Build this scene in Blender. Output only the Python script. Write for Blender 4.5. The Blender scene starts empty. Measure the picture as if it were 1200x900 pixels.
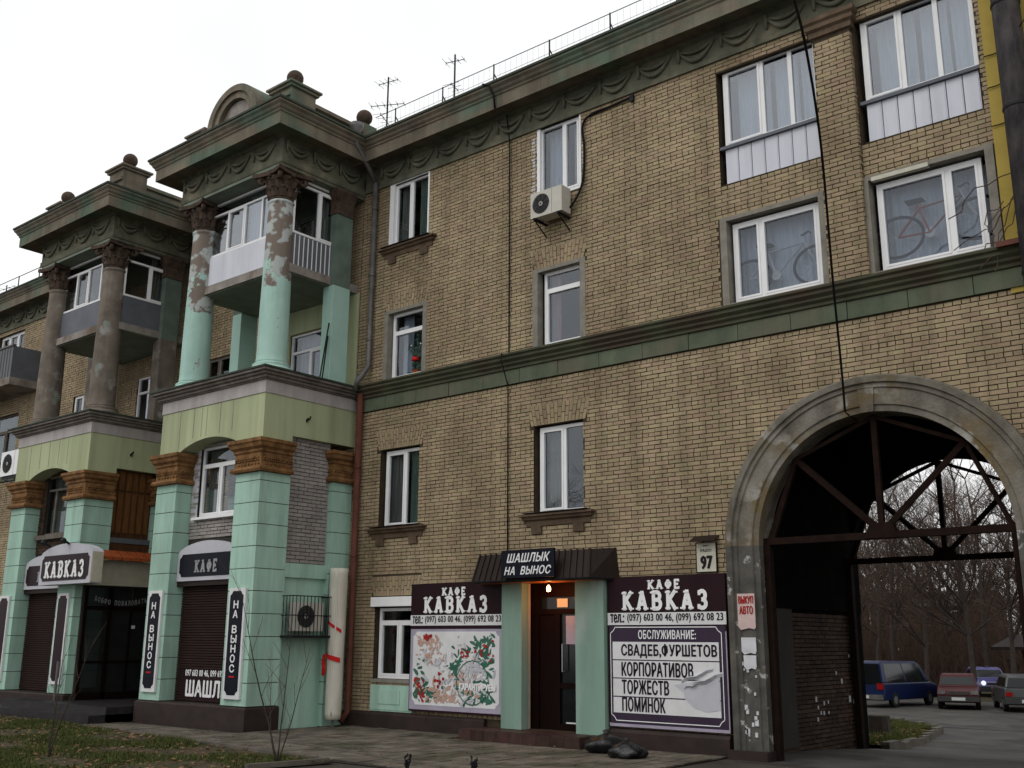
import bpy, math, random
from mathutils import Vector, Matrix, Euler
R_ = math.radians
rnd = random.Random(7)
SC = bpy.context.scene

# ------------------------------------------------------------------ camera
cam_d = bpy.data.cameras.new('camera'); cam = bpy.data.objects.new('camera', cam_d)
SC.collection.objects.link(cam); SC.camera = cam
cam_d.sensor_width = 36; cam_d.lens = 36 * 1216.5 / 1200; cam_d.clip_end = 2000; cam_d.clip_start = .05
yaw, pitch, roll = R_(39.554), R_(13.882), R_(0.335)
fwd = Vector((-math.sin(yaw) * math.cos(pitch), math.cos(yaw) * math.cos(pitch), math.sin(pitch)))
rt = Vector((math.cos(yaw), math.sin(yaw), 0)); up = rt.cross(fwd)
r2 = rt * math.cos(roll) + up * math.sin(roll); u2 = -rt * math.sin(roll) + up * math.cos(roll)
CAM = Vector((0, -16.0, 1.81))
M = Matrix((r2, u2, -fwd)).transposed().to_4x4(); M.translation = CAM
cam.matrix_world = M

# ------------------------------------------------------------------ world, sun, exposure
W = bpy.data.worlds.new('World'); SC.world = W; W.use_nodes = True
nt = W.node_tree; nt.nodes.clear()
def N(nt, t, **k):
    n = nt.nodes.new(t)
    for a, b in k.items():
        if a in n.inputs.keys(): n.inputs[a].default_value = b
        else: setattr(n, a, b)
    return n
sky = N(nt, 'ShaderNodeTexSky', sky_type='NISHITA'); sky.sun_disc = False
sky.sun_elevation = R_(48); sky.sun_rotation = R_(200); sky.air_density = 1.0; sky.dust_density = 4.0; sky.ozone_density = .6
hs = N(nt, 'ShaderNodeHueSaturation'); hs.inputs['Saturation'].default_value = .12
nt.links.new(sky.outputs[0], hs.inputs['Color'])
tcw = N(nt, 'ShaderNodeTexCoord')
nz = N(nt, 'ShaderNodeTexNoise'); nz.inputs['Scale'].default_value = 1.6; nz.inputs['Detail'].default_value = 5
nt.links.new(tcw.outputs['Generated'], nz.inputs['Vector'])
rp = N(nt, 'ShaderNodeValToRGB'); rp.color_ramp.elements[0].color = (10.9, 11.1, 11.3, 1); rp.color_ramp.elements[1].color = (13.4, 13.4, 13.4, 1)
rp.color_ramp.elements[0].position = .3; rp.color_ramp.elements[1].position = .7
nt.links.new(nz.outputs[0], rp.inputs[0])
mxw = N(nt, 'ShaderNodeMixRGB'); mxw.inputs[0].default_value = .8
nt.links.new(hs.outputs[0], mxw.inputs[1]); nt.links.new(rp.outputs[0], mxw.inputs[2])
bg = N(nt, 'ShaderNodeBackground'); bg.inputs[1].default_value = .1
wo = N(nt, 'ShaderNodeOutputWorld')
nt.links.new(mxw.outputs[0], bg.inputs[0]); nt.links.new(bg.outputs[0], wo.inputs[0])
sun_d = bpy.data.lights.new('sun', 'SUN'); sun_d.energy = .6; sun_d.angle = R_(28); sun_d.color = (1, .97, .93)
sun = bpy.data.objects.new('sun', sun_d); SC.collection.objects.link(sun)
sun.rotation_euler = (R_(42), 0, R_(-20)); sun.location = (-10, -20, 30)
SC.view_settings.view_transform = 'Standard'; SC.view_settings.look = 'None'
SC.view_settings.exposure = 0; SC.view_settings.gamma = 1

# ------------------------------------------------------------------ materials
MATS = {}
def base_mat(name):
    m = bpy.data.materials.new(name); m.use_nodes = True; t = m.node_tree
    b = t.nodes['Principled BSDF']; MATS[name] = m
    return m, t, b
def surf(name, c1, c2=None, scale=3.0, rough=.85, bump=.15, bscale=40, c3=None, s3=.8, t3=(.55, .62), metal=0, stretch=None, spec=.12, island=0.0, detail=6, c4=None, z4=None, streak=0.0, q4=(.56, .6)):
    """colour c1-c2 by noise; c3 = patches of another coat (peeled paint, stain); island = random value per separate piece"""
    m, t, b = base_mat(name)
    g = N(t, 'ShaderNodeNewGeometry'); src = g.outputs['Position']
    if stretch:
        mp = N(t, 'ShaderNodeMapping'); mp.inputs['Scale'].default_value = stretch
        t.links.new(src, mp.inputs[0]); src = mp.outputs[0]
    n = N(t, 'ShaderNodeTexNoise', Scale=scale, Detail=detail, Roughness=.62); t.links.new(src, n.inputs['Vector'])
    r = N(t, 'ShaderNodeValToRGB'); r.color_ramp.elements[0].position = .33; r.color_ramp.elements[1].position = .68
    c2 = c2 or tuple(x * .72 for x in c1)
    r.color_ramp.elements[0].color = (*c2, 1); r.color_ramp.elements[1].color = (*c1, 1)
    t.links.new(n.outputs[0], r.inputs[0]); col = r.outputs[0]
    if c3:
        n3 = N(t, 'ShaderNodeTexNoise', Scale=s3, Detail=9, Roughness=.6); t.links.new(src, n3.inputs['Vector'])
        fac = n3.outputs[0]
        if z4:   # the second coat takes over with height z4=(z0,z1)
            sp = N(t, 'ShaderNodeSeparateXYZ'); t.links.new(g.outputs['Position'], sp.inputs[0])
            mr = N(t, 'ShaderNodeMapRange'); mr.inputs[1].default_value = z4[0]; mr.inputs[2].default_value = z4[1]
            mr.inputs[3].default_value = -.13; mr.inputs[4].default_value = .22
            t.links.new(sp.outputs[2], mr.inputs[0])
            ad = N(t, 'ShaderNodeMath', operation='ADD'); t.links.new(fac, ad.inputs[0]); t.links.new(mr.outputs[0], ad.inputs[1]); fac = ad.outputs[0]
        rr = N(t, 'ShaderNodeValToRGB'); rr.color_ramp.elements[0].position = t3[0]; rr.color_ramp.elements[1].position = t3[1]
        t.links.new(fac, rr.inputs[0])
        mx = N(t, 'ShaderNodeMixRGB'); mx.inputs[2].default_value = (*c3, 1)
        t.links.new(rr.outputs[0], mx.inputs[0]); t.links.new(col, mx.inputs[1]); col = mx.outputs[0]
        if c4:
            n5 = N(t, 'ShaderNodeTexNoise', Scale=s3 * 1.9, Detail=8); t.links.new(src, n5.inputs['Vector'])
            r5 = N(t, 'ShaderNodeValToRGB'); r5.color_ramp.elements[0].position = q4[0]; r5.color_ramp.elements[1].position = q4[1]
            t.links.new(n5.outputs[0], r5.inputs[0])
            ml = N(t, 'ShaderNodeMath', operation='MULTIPLY'); t.links.new(r5.outputs[0], ml.inputs[0]); t.links.new(rr.outputs[0], ml.inputs[1])
            m5 = N(t, 'ShaderNodeMixRGB'); m5.inputs[2].default_value = (*c4, 1)
            t.links.new(ml.outputs[0], m5.inputs[0]); t.links.new(col, m5.inputs[1]); col = m5.outputs[0]
    if streak:   # rain streaks and soot running down the face
        ms = N(t, 'ShaderNodeMapping'); ms.inputs['Scale'].default_value = (2.2, 2.2, .16); t.links.new(g.outputs['Position'], ms.inputs[0])
        ns = N(t, 'ShaderNodeTexNoise', Scale=1.3, Detail=7, Roughness=.65); t.links.new(ms.outputs[0], ns.inputs['Vector'])
        rs = N(t, 'ShaderNodeMapRange'); rs.inputs[1].default_value = .42; rs.inputs[2].default_value = .72; rs.inputs[3].default_value = 1; rs.inputs[4].default_value = 1 - streak
        t.links.new(ns.outputs[0], rs.inputs[0])
        mm = N(t, 'ShaderNodeMixRGB', blend_type='MULTIPLY'); mm.inputs[0].default_value = 1; t.links.new(col, mm.inputs[1]); t.links.new(rs.outputs[0], mm.inputs[2]); col = mm.outputs[0]
    if island:
        oi = N(t, 'ShaderNodeObjectInfo'); ad = N(t, 'ShaderNodeMath', operation='ADD')
        t.links.new(g.outputs['Random Per Island'], ad.inputs[0]); t.links.new(oi.outputs['Random'], ad.inputs[1])
        fr = N(t, 'ShaderNodeMath', operation='FRACT'); t.links.new(ad.outputs[0], fr.inputs[0])
        mr = N(t, 'ShaderNodeMapRange'); mr.inputs[3].default_value = 1 - island; mr.inputs[4].default_value = 1 + island
        t.links.new(fr.outputs[0], mr.inputs[0])
        hv = N(t, 'ShaderNodeHueSaturation'); t.links.new(mr.outputs[0], hv.inputs['Value'])
        wn = N(t, 'ShaderNodeTexWhiteNoise', noise_dimensions='1D'); t.links.new(fr.outputs[0], wn.inputs['W'])
        m2 = N(t, 'ShaderNodeMapRange'); m2.inputs[3].default_value = .485; m2.inputs[4].default_value = .512
        t.links.new(wn.outputs[0], m2.inputs[0]); t.links.new(m2.outputs[0], hv.inputs['Hue'])
        t.links.new(col, hv.inputs['Color']); col = hv.outputs[0]
    t.links.new(col, b.inputs['Base Color'])
    b.inputs['Roughness'].default_value = rough; b.inputs['Metallic'].default_value = metal
    b.inputs['Specular IOR Level'].default_value = spec
    if bump:
        nb = N(t, 'ShaderNodeTexNoise', Scale=bscale, Detail=4); t.links.new(src, nb.inputs['Vector'])
        bp = N(t, 'ShaderNodeBump'); bp.inputs['Strength'].default_value = bump; bp.inputs['Distance'].default_value = .02
        t.links.new(nb.outputs[0], bp.inputs['Height']); t.links.new(bp.outputs[0], b.inputs['Normal'])
    return m
surf('brick', (.4, .315, .2), (.3, .235, .146), scale=.7, bump=.6, bscale=60, island=.115, c3=(.18, .135, .08), s3=.6, t3=(.48, .85), streak=.34)
surf('mortar', (.07, .053, .034), (.042, .032, .021), scale=5, bump=.4)
surf('grey_brick', (.33, .305, .28), (.24, .218, .2), scale=2, bump=.3, island=.12)
surf('dark_mortar', (.05, .045, .04), scale=5)
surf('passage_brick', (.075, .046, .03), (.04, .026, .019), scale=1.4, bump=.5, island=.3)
surf('mint', (.385, .575, .475), (.33, .5, .41), scale=2.2, bump=.12, c3=(.26, .36, .3), s3=1.2, t3=(.52, .8), stretch=(1, 1, .35), streak=.28)
surf('pale_mint', (.225, .335, .275), (.185, .28, .23), scale=1.6, bump=.1, c3=(.27, .34, .31), s3=1.5, t3=(.56, .7), stretch=(1, 1, .4), streak=.2)
surf('lime', (.46, .5, .31), (.385, .42, .255), scale=1.8, bump=.1, c3=(.24, .265, .155), s3=.9, t3=(.45, .85), stretch=(1, 1, .3), streak=.25)
surf('white_band', (.45, .425, .41), (.36, .33, .315), scale=3, bump=.1, stretch=(1, 1, .5), streak=.25)
surf('moulding', (.23, .205, .185), (.14, .12, .105), scale=4, bump=.25, streak=.35)
surf('moss_metal', (.05, .065, .045), (.035, .04, .033), scale=3, rough=.7)
surf('cornice', (.21, .175, .13), (.115, .1, .075), scale=1.6, bump=.45, c3=(.11, .145, .105), s3=.9, t3=(.48, .6), stretch=(.6, .6, 1), streak=.42)
surf('frieze', (.155, .155, .11), (.085, .088, .064), scale=2.2, bump=.5, c3=(.22, .195, .135), s3=1.4, t3=(.55, .7), streak=.3)
surf('belt', (.085, .09, .055), (.05, .052, .034), scale=1.7, bump=.3, c3=(.065, .052, .036), s3=1.0, t3=(.48, .64))
surf('belt_green', (.12, .145, .095), (.085, .1, .068), scale=1.9, bump=.25, c3=(.13, .115, .082), s3=.8, t3=(.46, .66), streak=.25)
surf('column_mint', (.42, .61, .54), (.36, .54, .47), scale=2, bump=.3, bscale=12, c3=(.19, .155, .13), s3=1.6, t3=(.545, .57), c4=(.42, .45, .43), z4=(9.0, 10.5), detail=9, q4=(.49, .55), streak=.2)
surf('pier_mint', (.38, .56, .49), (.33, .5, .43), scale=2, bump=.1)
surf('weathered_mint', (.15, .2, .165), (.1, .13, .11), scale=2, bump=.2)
surf('column_bare', (.22, .185, .15), (.13, .11, .09), scale=2.5, bump=.4, bscale=14, c3=(.32, .3, .28), s3=1.5, t3=(.57, .66), c4=(.2, .28, .23), streak=.3)
surf('sill_stone', (.15, .105, .07), (.08, .055, .038), scale=3, bump=.4, streak=.2)
surf('capital', (.1, .068, .05), (.045, .032, .025), scale=6, bump=.5, bscale=25)
surf('ochre', (.26, .135, .055), (.1, .052, .022), scale=5, bump=.5, bscale=24)
surf('soffit', (.2, .24, .19), (.14, .165, .13), scale=2)
surf('concrete', (.3, .27, .24), (.19, .17, .15), scale=3, bump=.3, c3=(.13, .1, .075), s3=1.2, t3=(.52, .66))
surf('arch_plaster', (.22, .2, .165), (.105, .095, .077), scale=2.2, bump=.6, bscale=22, c3=(.15, .11, .055), s3=1.0, t3=(.48, .64), c4=(.32, .31, .28), streak=.3)
surf('arch_leg', (.12, .112, .098), (.06, .056, .05), scale=3, bump=.5, c3=(.38, .37, .35), s3=4.5, t3=(.61, .66), detail=9)
surf('plinth', (.04, .027, .024), (.025, .018, .016), scale=4, rough=.6, bump=.15)
surf('red_granite', (.065, .034, .028), (.033, .02, .017), scale=7, rough=.5, island=.25, bump=.05)
surf('black_tile', (.03, .027, .028), (.018, .016, .017), scale=5, rough=.4)
surf('upvc', (.8, .8, .8), (.74, .74, .74), scale=3, rough=.35, bump=0)
surf('upvc_grey', (.5, .5, .52), (.45, .45, .47), scale=3, rough=.4, bump=0)
surf('siding', (.62, .63, .68), (.55, .56, .62), scale=1.5, rough=.45, bump=.02, stretch=(1, 1, .4), streak=.15)
surf('slate_siding', (.13, .14, .16), (.1, .105, .12), scale=2, rough=.5)
surf('render_grey', (.25, .235, .2), (.17, .155, .13), scale=4, bump=.3)
surf('dark_wood', (.1, .045, .02), (.05, .025, .014), scale=3, stretch=(6, 6, .8), rough=.5)
surf('orange_wood', (.19, .085, .03), (.1, .045, .018), scale=3, stretch=(6, 6, .8), rough=.45)
surf('old_frame', (.17, .15, .13), (.1, .085, .07), scale=6)
surf('dark_brown_metal', (.026, .017, .014), (.018, .012, .01), scale=3, rough=.5, bump=.05, spec=.1)
surf('shutter_brown', (.035, .02, .017), (.026, .015, .013), scale=3, rough=.6, bump=.04, spec=.06)
surf('door_maroon', (.01, .0045, .004), (.008, .0035, .003), scale=4, rough=.6, bump=.03, spec=.03)
surf('wood_soffit', (.3, .1, .03), (.15, .045, .015), scale=4, rough=.35, stretch=(1, 8, 1))
surf('pipe_grey', (.16, .155, .15), (.09, .085, .08), scale=4, rough=.5, metal=.3)
surf('pipe_brown', (.13, .048, .032), (.09, .034, .024), scale=4, rough=.5)
surf('flue', (.07, .06, .06), (.022, .02, .022), scale=4, rough=.8, stretch=(1.5, 1.5, .5), bump=.5)
surf('black_metal', (.02, .02, .022), (.012, .012, .013), scale=5, rough=.5, bump=0)
surf('rust', (.02, .011, .008), (.011, .007, .006), scale=6, bump=.3, spec=.03)
surf('cable', (.008, .008, .008), (.006, .006, .006), bump=0, rough=.6)
surf('ac_white', (.52, .5, .44), (.44, .42, .37), scale=3, rough=.45, bump=0)
surf('ac_fan', (.06, .06, .06), bump=0)
surf('yellow', (.41, .31, .075), (.34, .25, .06), scale=2, bump=.2, c3=(.2, .15, .08), s3=5, t3=(.7, .73))
surf('sign_maroon', (.022, .009, .012), (.018, .007, .01), scale=2, rough=.4, bump=0, spec=.08)
surf('sign_purple', (.045, .03, .052), (.035, .024, .042), scale=2, rough=.45, bump=0, spec=.08)
surf('sign_navy', (.01, .011, .018), (.008, .009, .014), scale=2, rough=.4, bump=0, spec=.06)
surf('sign_white', (.66, .66, .66), (.58, .58, .58), scale=3, rough=.45, bump=.02)
surf('sign_paper', (.5, .5, .53), (.42, .42, .46), scale=1.5, rough=.5, bump=.1)
surf('sign_lilac', (.36, .33, .4), (.29, .26, .33), scale=3, rough=.5, bump=0)
surf('ink', (.02, .014, .022), (.016, .012, .018), bump=0)
surf('letter_white', (.78, .78, .78), (.72, .72, .72), scale=3, rough=.5, bump=0)
surf('letter_grey', (.34, .34, .35), (.24, .24, .25), scale=6, bump=0)
surf('red', (.55, .02, .02), (.45, .015, .015), bump=0)
surf('wrap', (.6, .575, .5), (.48, .455, .385), scale=3, rough=.6, bump=.5, bscale=7, stretch=(1, 1, .4))
surf('terracotta', (.33, .075, .022), (.2, .05, .018), scale=7)
surf('cream', (.5, .46, .37), (.42, .38, .3), scale=5)
surf('enamel', (.55, .54, .45), (.45, .43, .35), scale=5, c3=(.28, .2, .09), s3=6, t3=(.66, .72))
surf('paper_white', (.6, .6, .62), (.5, .5, .52), scale=8)
surf('paper_pink', (.6, .45, .42), (.5, .38, .36), scale=8)
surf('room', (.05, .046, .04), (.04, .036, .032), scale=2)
surf('curtain', (.6, .62, .7), (.46, .48, .56), scale=2, stretch=(12, 12, .5), bump=0)
surf('curtain_dark', (.26, .26, .22), (.1, .1, .085), scale=2, stretch=(14, 14, .4), bump=0)
surf('curtain_green', (.2, .26, .2), (.1, .14, .11), scale=2, stretch=(14, 14, .4), bump=0)
surf('curtain_pink', (.42, .2, .25), bump=0)
surf('asphalt', (.075, .066, .055), (.042, .037, .031), scale=.9, bump=.5, bscale=30, rough=.85)
surf('yard_asphalt', (.085, .08, .072), (.045, .043, .04), scale=.7, bump=.5, bscale=14, rough=.8, c3=(.035, .033, .03), s3=.5, t3=(.52, .6))
surf('slab', (.155, .135, .11), (.085, .075, .06), scale=1.5, bump=.5, island=.25, rough=.85, c3=(.06, .06, .04), s3=.8, t3=(.5, .68))
surf('kerb', (.13, .115, .095), (.075, .067, .055), scale=3, bump=.4)
surf('soil', (.085, .063, .038), (.045, .034, .022), scale=3, bump=.6, bscale=15, c3=(.04, .045, .018), s3=1.2, t3=(.46, .6))
surf('grass', (.075, .095, .024), (.05, .06, .02), scale=1.5, bump=0, island=.45)
surf('yard_grass', (.1, .13, .03), (.07, .085, .02), scale=1.5, bump=0, island=.4)
surf('leaf_litter', (.2, .12, .06), (.1, .055, .03), scale=4, bump=0, island=.5)
surf('bark', (.06, .048, .04), (.034, .028, .024), scale=7, bump=.4)
surf('twig', (.1, .062, .045), (.06, .04, .03), scale=3, bump=0)
surf('bag', (.008, .008, .009), (.005, .005, .006), rough=.35, bump=.9, bscale=9, spec=.35)
surf('passage_shade', (.012, .011, .01), (.007, .006, .006), rough=1, spec=0, bump=0)  # near-black base colour stands in for the shade of the unlit passage
surf('bike_ink', (.008, .01, .03), bump=0)
surf('tyre', (.02, .02, .02), bump=0)
surf('rim', (.3, .3, .3), rough=.35, metal=.6, bump=0)
surf('car_blue', (.005, .013, .055), (.004, .011, .045), rough=.3, bump=0, spec=.25)
surf('car_red', (.06, .006, .008), (.045, .005, .006), rough=.35, bump=0, spec=.25)
surf('car_grey', (.05, .052, .056), rough=.3, bump=0, spec=.4)
surf('car_violet', (.1, .09, .32), rough=.2, bump=0, spec=.7)
surf('car_glass', (.008, .01, .011), rough=.1, bump=0, spec=.35)
surf('chrome', (.5, .5, .5), rough=.2, metal=.9, bump=0)
surf('lamp_red', (.3, .01, .01), rough=.3, bump=0)
surf('far_brick', (.11, .05, .033), (.08, .036, .025), scale=2)
surf('far_grey', (.25, .25, .25), (.2, .2, .2), scale=1)
surf('gold_print', (.5, .38, .2), bump=0)
surf('bike_dark', (.02, .025, .05), bump=0)
surf('bike_red', (.35, .08, .06), bump=0)
surf('bike_white', (.6, .6, .62), bump=0)
surf('teal_print', (.05, .16, .11), (.03, .09, .06), bump=0)
surf('red_print', (.4, .03, .02), (.25, .02, .02), bump=0)
surf('peach_print', (.5, .33, .26), (.38, .24, .19), bump=0)

def emit(name, c, s):
    m, t, b = base_mat(name); b.inputs['Emission Color'].default_value = (*c, 1); b.inputs['Emission Strength'].default_value = s
    b.inputs['Base Color'].default_value = (*c, 1)
emit('bulb_glow', (1, .42, .15), 22)
emit('headlamp', (.75, .8, 1), 1.0)
def glass(name, refl, tint=(.75, .78, .8)):
    m, t, b = base_mat(name); t.nodes.remove(b)
    o = t.nodes['Material Output']
    tr = N(t, 'ShaderNodeBsdfTransparent'); tr.inputs[0].default_value = (*tint, 1)
    gl = N(t, 'ShaderNodeBsdfGlossy'); gl.inputs['Roughness'].default_value = .015; gl.inputs[0].default_value = (.92, .95, 1, 1)
    g = N(t, 'ShaderNodeNewGeometry'); nb = N(t, 'ShaderNodeTexNoise', Scale=1.3, Detail=1); t.links.new(g.outputs['Position'], nb.inputs['Vector'])
    bp = N(t, 'ShaderNodeBump'); bp.inputs['Strength'].default_value = .05; bp.inputs['Distance'].default_value = .05
    t.links.new(nb.outputs[0], bp.inputs['Height']); t.links.new(bp.outputs[0], gl.inputs['Normal'])
    lf = N(t, 'ShaderNodeLayerWeight'); lf.inputs[0].default_value = .5; lw = N(t, 'ShaderNodeMath', operation='POWER'); lw.inputs[1].default_value = 5; t.links.new(lf.outputs['Facing'], lw.inputs[0])
    mr = N(t, 'ShaderNodeMapRange'); mr.inputs[3].default_value = refl; mr.inputs[4].default_value = 1
    t.links.new(lw.outputs[0], mr.inputs[0])
    mx = N(t, 'ShaderNodeMixShader'); t.links.new(mr.outputs[0], mx.inputs[0])
    t.links.new(tr.outputs[0], mx.inputs[1]); t.links.new(gl.outputs[0], mx.inputs[2]); t.links.new(mx.outputs[0], o.inputs[0])
glass('glass', .07); glass('glass_dim', .035); glass('glass_bright', .17); glass('glass_bike', .045); glass('glass_wide', .12)

# ------------------------------------------------------------------ geometry helpers
class Fr:
    def __init__(s, o, u, n): s.o = Vector(o); s.u = Vector(u); s.n = Vector(n)
    def p(s, u, v, n=0): return s.o + s.u * u + Vector((0, 0, v)) + s.n * n
def F(Y): return Fr((0, Y, 0), (1, 0, 0), (0, -1, 0))      # faces the street; u = X, v = Z
def S(X): return Fr((X, 0, 0), (0, 1, 0), (1, 0, 0))       # faces right; u = Y, v = Z
def L(X): return Fr((X, 0, 0), (0, -1, 0), (-1, 0, 0))     # faces left; u = -Y
G = Fr((0, 0, 0), (1, 0, 0), (0, -1, 0))
class MB:
    def __init__(s): s.v = []; s.f = []
    def box(s, fr, u0, u1, v0, v1, n0, n1, back=True):
        b = len(s.v)
        for n in (n0, n1):
            for (u, v) in ((u0, v0), (u1, v0), (u1, v1), (u0, v1)): s.v.append(fr.p(u, v, n))
        f = [(4, 5, 6, 7), (0, 1, 5, 4), (1, 2, 6, 5), (2, 3, 7, 6), (3, 0, 4, 7)]
        if back: f.append((3, 2, 1, 0))
        s.f += [tuple(b + i for i in q) for q in f]; return s
    def wbox(s, x0, x1, y0, y1, z0, z1): return s.box(G, x0, x1, z0, z1, -y1, -y0)
    def prism(s, fr, pts, n0, n1):
        b = len(s.v); k = len(pts)
        for n in (n0, n1):
            for (u, v) in pts: s.v.append(fr.p(u, v, n))
        s.f.append(tuple(b + k + i for i in range(k))); s.f.append(tuple(b + i for i in reversed(range(k))))
        for i in range(k): j = (i + 1) % k; s.f.append((b + i, b + j, b + k + j, b + k + i))
        return s
    def poly(s, pts):
        b = len(s.v); s.v += [Vector(p) for p in pts]; s.f.append(tuple(range(b, b + len(pts)))); return s
    def tube(s, path, r, seg=8, cap=True):
        path = [Vector(p) for p in path]; b = len(s.v); k = len(path)
        rs = r if isinstance(r, (list, tuple)) else [r] * k
        a = None
        for i, p in enumerate(path):
            d = (path[min(i + 1, k - 1)] - path[max(i - 1, 0)])
            if d.length < 1e-9: d = Vector((0, 0, 1))
            d.normalize()
            if a is None: a = d.orthogonal().normalized()
            a = (a - d * a.dot(d)); a = a.normalized() if a.length > 1e-6 else d.orthogonal().normalized()
            c = d.cross(a)
            for j in range(seg):
                t = 2 * math.pi * j / seg; s.v.append(p + (a * math.cos(t) + c * math.sin(t)) * rs[i])
        for i in range(k - 1):
            for j in range(seg):
                q = (j + 1) % seg; s.f.append((b + i * seg + j, b + i * seg + q, b + (i + 1) * seg + q, b + (i + 1) * seg + j))
        if cap:
            s.f.append(tuple(b + j for j in reversed(range(seg)))); s.f.append(tuple(b + (k - 1) * seg + j for j in range(seg)))
        return s
    def lathe(s, c, prof, seg=20, axis=None, flute=None):
        """prof = [(radius, height)], axis = direction (default up)"""
        b = len(s.v); c = Vector(c); ax = Vector(axis or (0, 0, 1)).normalized(); a = ax.orthogonal().normalized(); e = ax.cross(a)
        for (r, h) in prof:
            for j in range(seg):
                t = 2 * math.pi * j / seg; s.v.append(c + ax * h + (a * math.cos(t) + e * math.sin(t)) * r)
        k = len(prof)
        for i in range(k - 1):
            for j in range(seg):
                q = (j + 1) % seg; s.f.append((b + i * seg + j, b + i * seg + q, b + (i + 1) * seg + q, b + (i + 1) * seg + j))
        s.f.append(tuple(b + j for j in reversed(range(seg)))); s.f.append(tuple(b + (k - 1) * seg + j for j in range(seg)))
        return s
    def sweep(s, path, prof, closed=False):
        """profile [(out, z)] swept along a rectilinear plan path, mitred; outward = right of travel turned clockwise"""
        path = [Vector((p[0], p[1], 0)) for p in path]; k = len(path); b = len(s.v); m = len(prof)
        for i, p in enumerate(path):
            dn = []
            if closed or i > 0: d = (p - path[i - 1]).normalized(); dn.append(Vector((d.y, -d.x, 0)))
            if closed or i < k - 1: d = (path[(i + 1) % k] - p).normalized(); dn.append(Vector((d.y, -d.x, 0)))
            o = dn[0] if len(dn) == 1 else (dn[0] + dn[1]) / max(.2, 1 + dn[0].dot(dn[1]))
            for (n, z) in prof: s.v.append(p + o * n + Vector((0, 0, z)))
        for i in range(k if closed else k - 1):
            i2 = (i + 1) % k
            for j in range(m - 1):
                s.f.append((b + i * m + j, b + i2 * m + j, b + i2 * m + j + 1, b + i * m + j + 1))
        if not closed:
            s.f.append(tuple(b + j for j in range(m))); s.f.append(tuple(b + (k - 1) * m + j for j in reversed(range(m))))
        else:
            s.f.append(tuple(b + i * m + m - 1 for i in range(k))); s.f.append(tuple(b + i * m for i in reversed(range(k))))
        return s
    def mesh(s, name, mat, off=Vector((0, 0, 0)), smooth=False):
        me = bpy.data.meshes.new(name); me.from_pydata([tuple(v - off) for v in s.v], [], s.f); me.validate(); me.update()
        me.materials.append(MATS[mat])
        if smooth:
            for p in me.polygons: p.use_smooth = True
        return me
def wloc(o):
    p = Vector((0, 0, 0))
    while o: p += o.location; o = o.parent
    return p
def raw(name, data, parent=None, loc=(0, 0, 0)):
    o = bpy.data.objects.new(name, data); SC.collection.objects.link(o); o.parent = parent; o.location = loc; return o
def part(name, mb, mat, parent, smooth=False, label=None, kind=None):
    """one mesh object under its thing (geometry given in world coordinates)"""
    o = raw(name, mb.mesh(name, mat, wloc(parent) if parent else Vector((0, 0, 0)), smooth), parent)
    if label: o['label'] = label
    if kind: o['kind'] = kind
    return o
def thing(name, label, cat, loc=(0, 0, 0), group=None):
    o = raw(name, None, None, loc); o.empty_display_size = .2; o['label'] = label; o['category'] = cat
    if group: o['group'] = group
    return o
def single(name, mb, mat, label, cat, smooth=False, group=None):
    o = part(name, mb, mat, None, smooth); o['label'] = label; o['category'] = cat
    if group: o['group'] = group
    return o
def struct(name, mb, mat, smooth=False, kind='structure', parent=None):
    o = part(name, mb, mat, parent, smooth); o['kind'] = kind; return o
def dup_tree(o, parent=None):
    c = o.copy(); SC.collection.objects.link(c); c.parent = parent
    for ch in list(o.children): dup_tree(ch, c)
    return c

# lettering -------------------------------------------------------
_tc = {}
def text_polys(s, bold=0.0, shear=0.0):
    k = (s, bold, shear)
    if k in _tc: return _tc[k]
    cu = bpy.data.curves.new('t', 'FONT'); cu.body = s; cu.offset = bold; cu.resolution_u = 3; cu.shear = shear; cu.space_character = 1.08
    ob = bpy.data.objects.new('t', cu); SC.collection.objects.link(ob)
    dg = bpy.context.evaluated_depsgraph_get(); me = bpy.data.meshes.new_from_object(ob.evaluated_get(dg))
    vs = [(v.co.x, v.co.y) for v in me.vertices]; fs = [tuple(p.vertices) for p in me.polygons]
    bpy.data.objects.remove(ob); bpy.data.curves.remove(cu); bpy.data.meshes.remove(me)
    xs = [v[0] for v in vs]; ys = [v[1] for v in vs]
    x0, x1, y0, y1 = min(xs), max(xs), min(ys), max(ys)
    _tc[k] = ([((x - x0) / (x1 - x0), (y - y0) / (y1 - y0)) for x, y in vs], fs)
    return _tc[k]
def text(mb, fr, s, u0, u1, v0, v1, n, bold=.012, shear=0.0):
    vs, fs = text_polys(s, 0.0, shear); h = (v1 - v0) * bold * 2.6
    for k, (du, dv) in enumerate(((-h, 0), (h, 0), (0, h * .7), (0, -h * .7), (-h * .5, 0), (h * .5, 0)) if bold > .004 else ((0, 0), (h, 0))):
        b = len(mb.v)
        mb.v += [fr.p(u0 + h + (u1 - u0 - 2 * h) * x + du, v0 + (v1 - v0) * y + dv, n + k * .0007) for x, y in vs]
        mb.f += [tuple(b + i for i in f) for f in fs]
    return mb
def line(parent, mat, fr, s, u0, u1, v0, v1, n, bold=.012, shear=0.0): return part('lettering', text(MB(), fr, s, u0, u1, v0, v1, n, bold, shear), mat, parent)
def slab_line(parent, mat, fr, s, u0, u1, v0, v1, n): return part('lettering', slab(MB(), fr, s, u0, u1, v0, v1, n), mat, parent)
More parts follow.
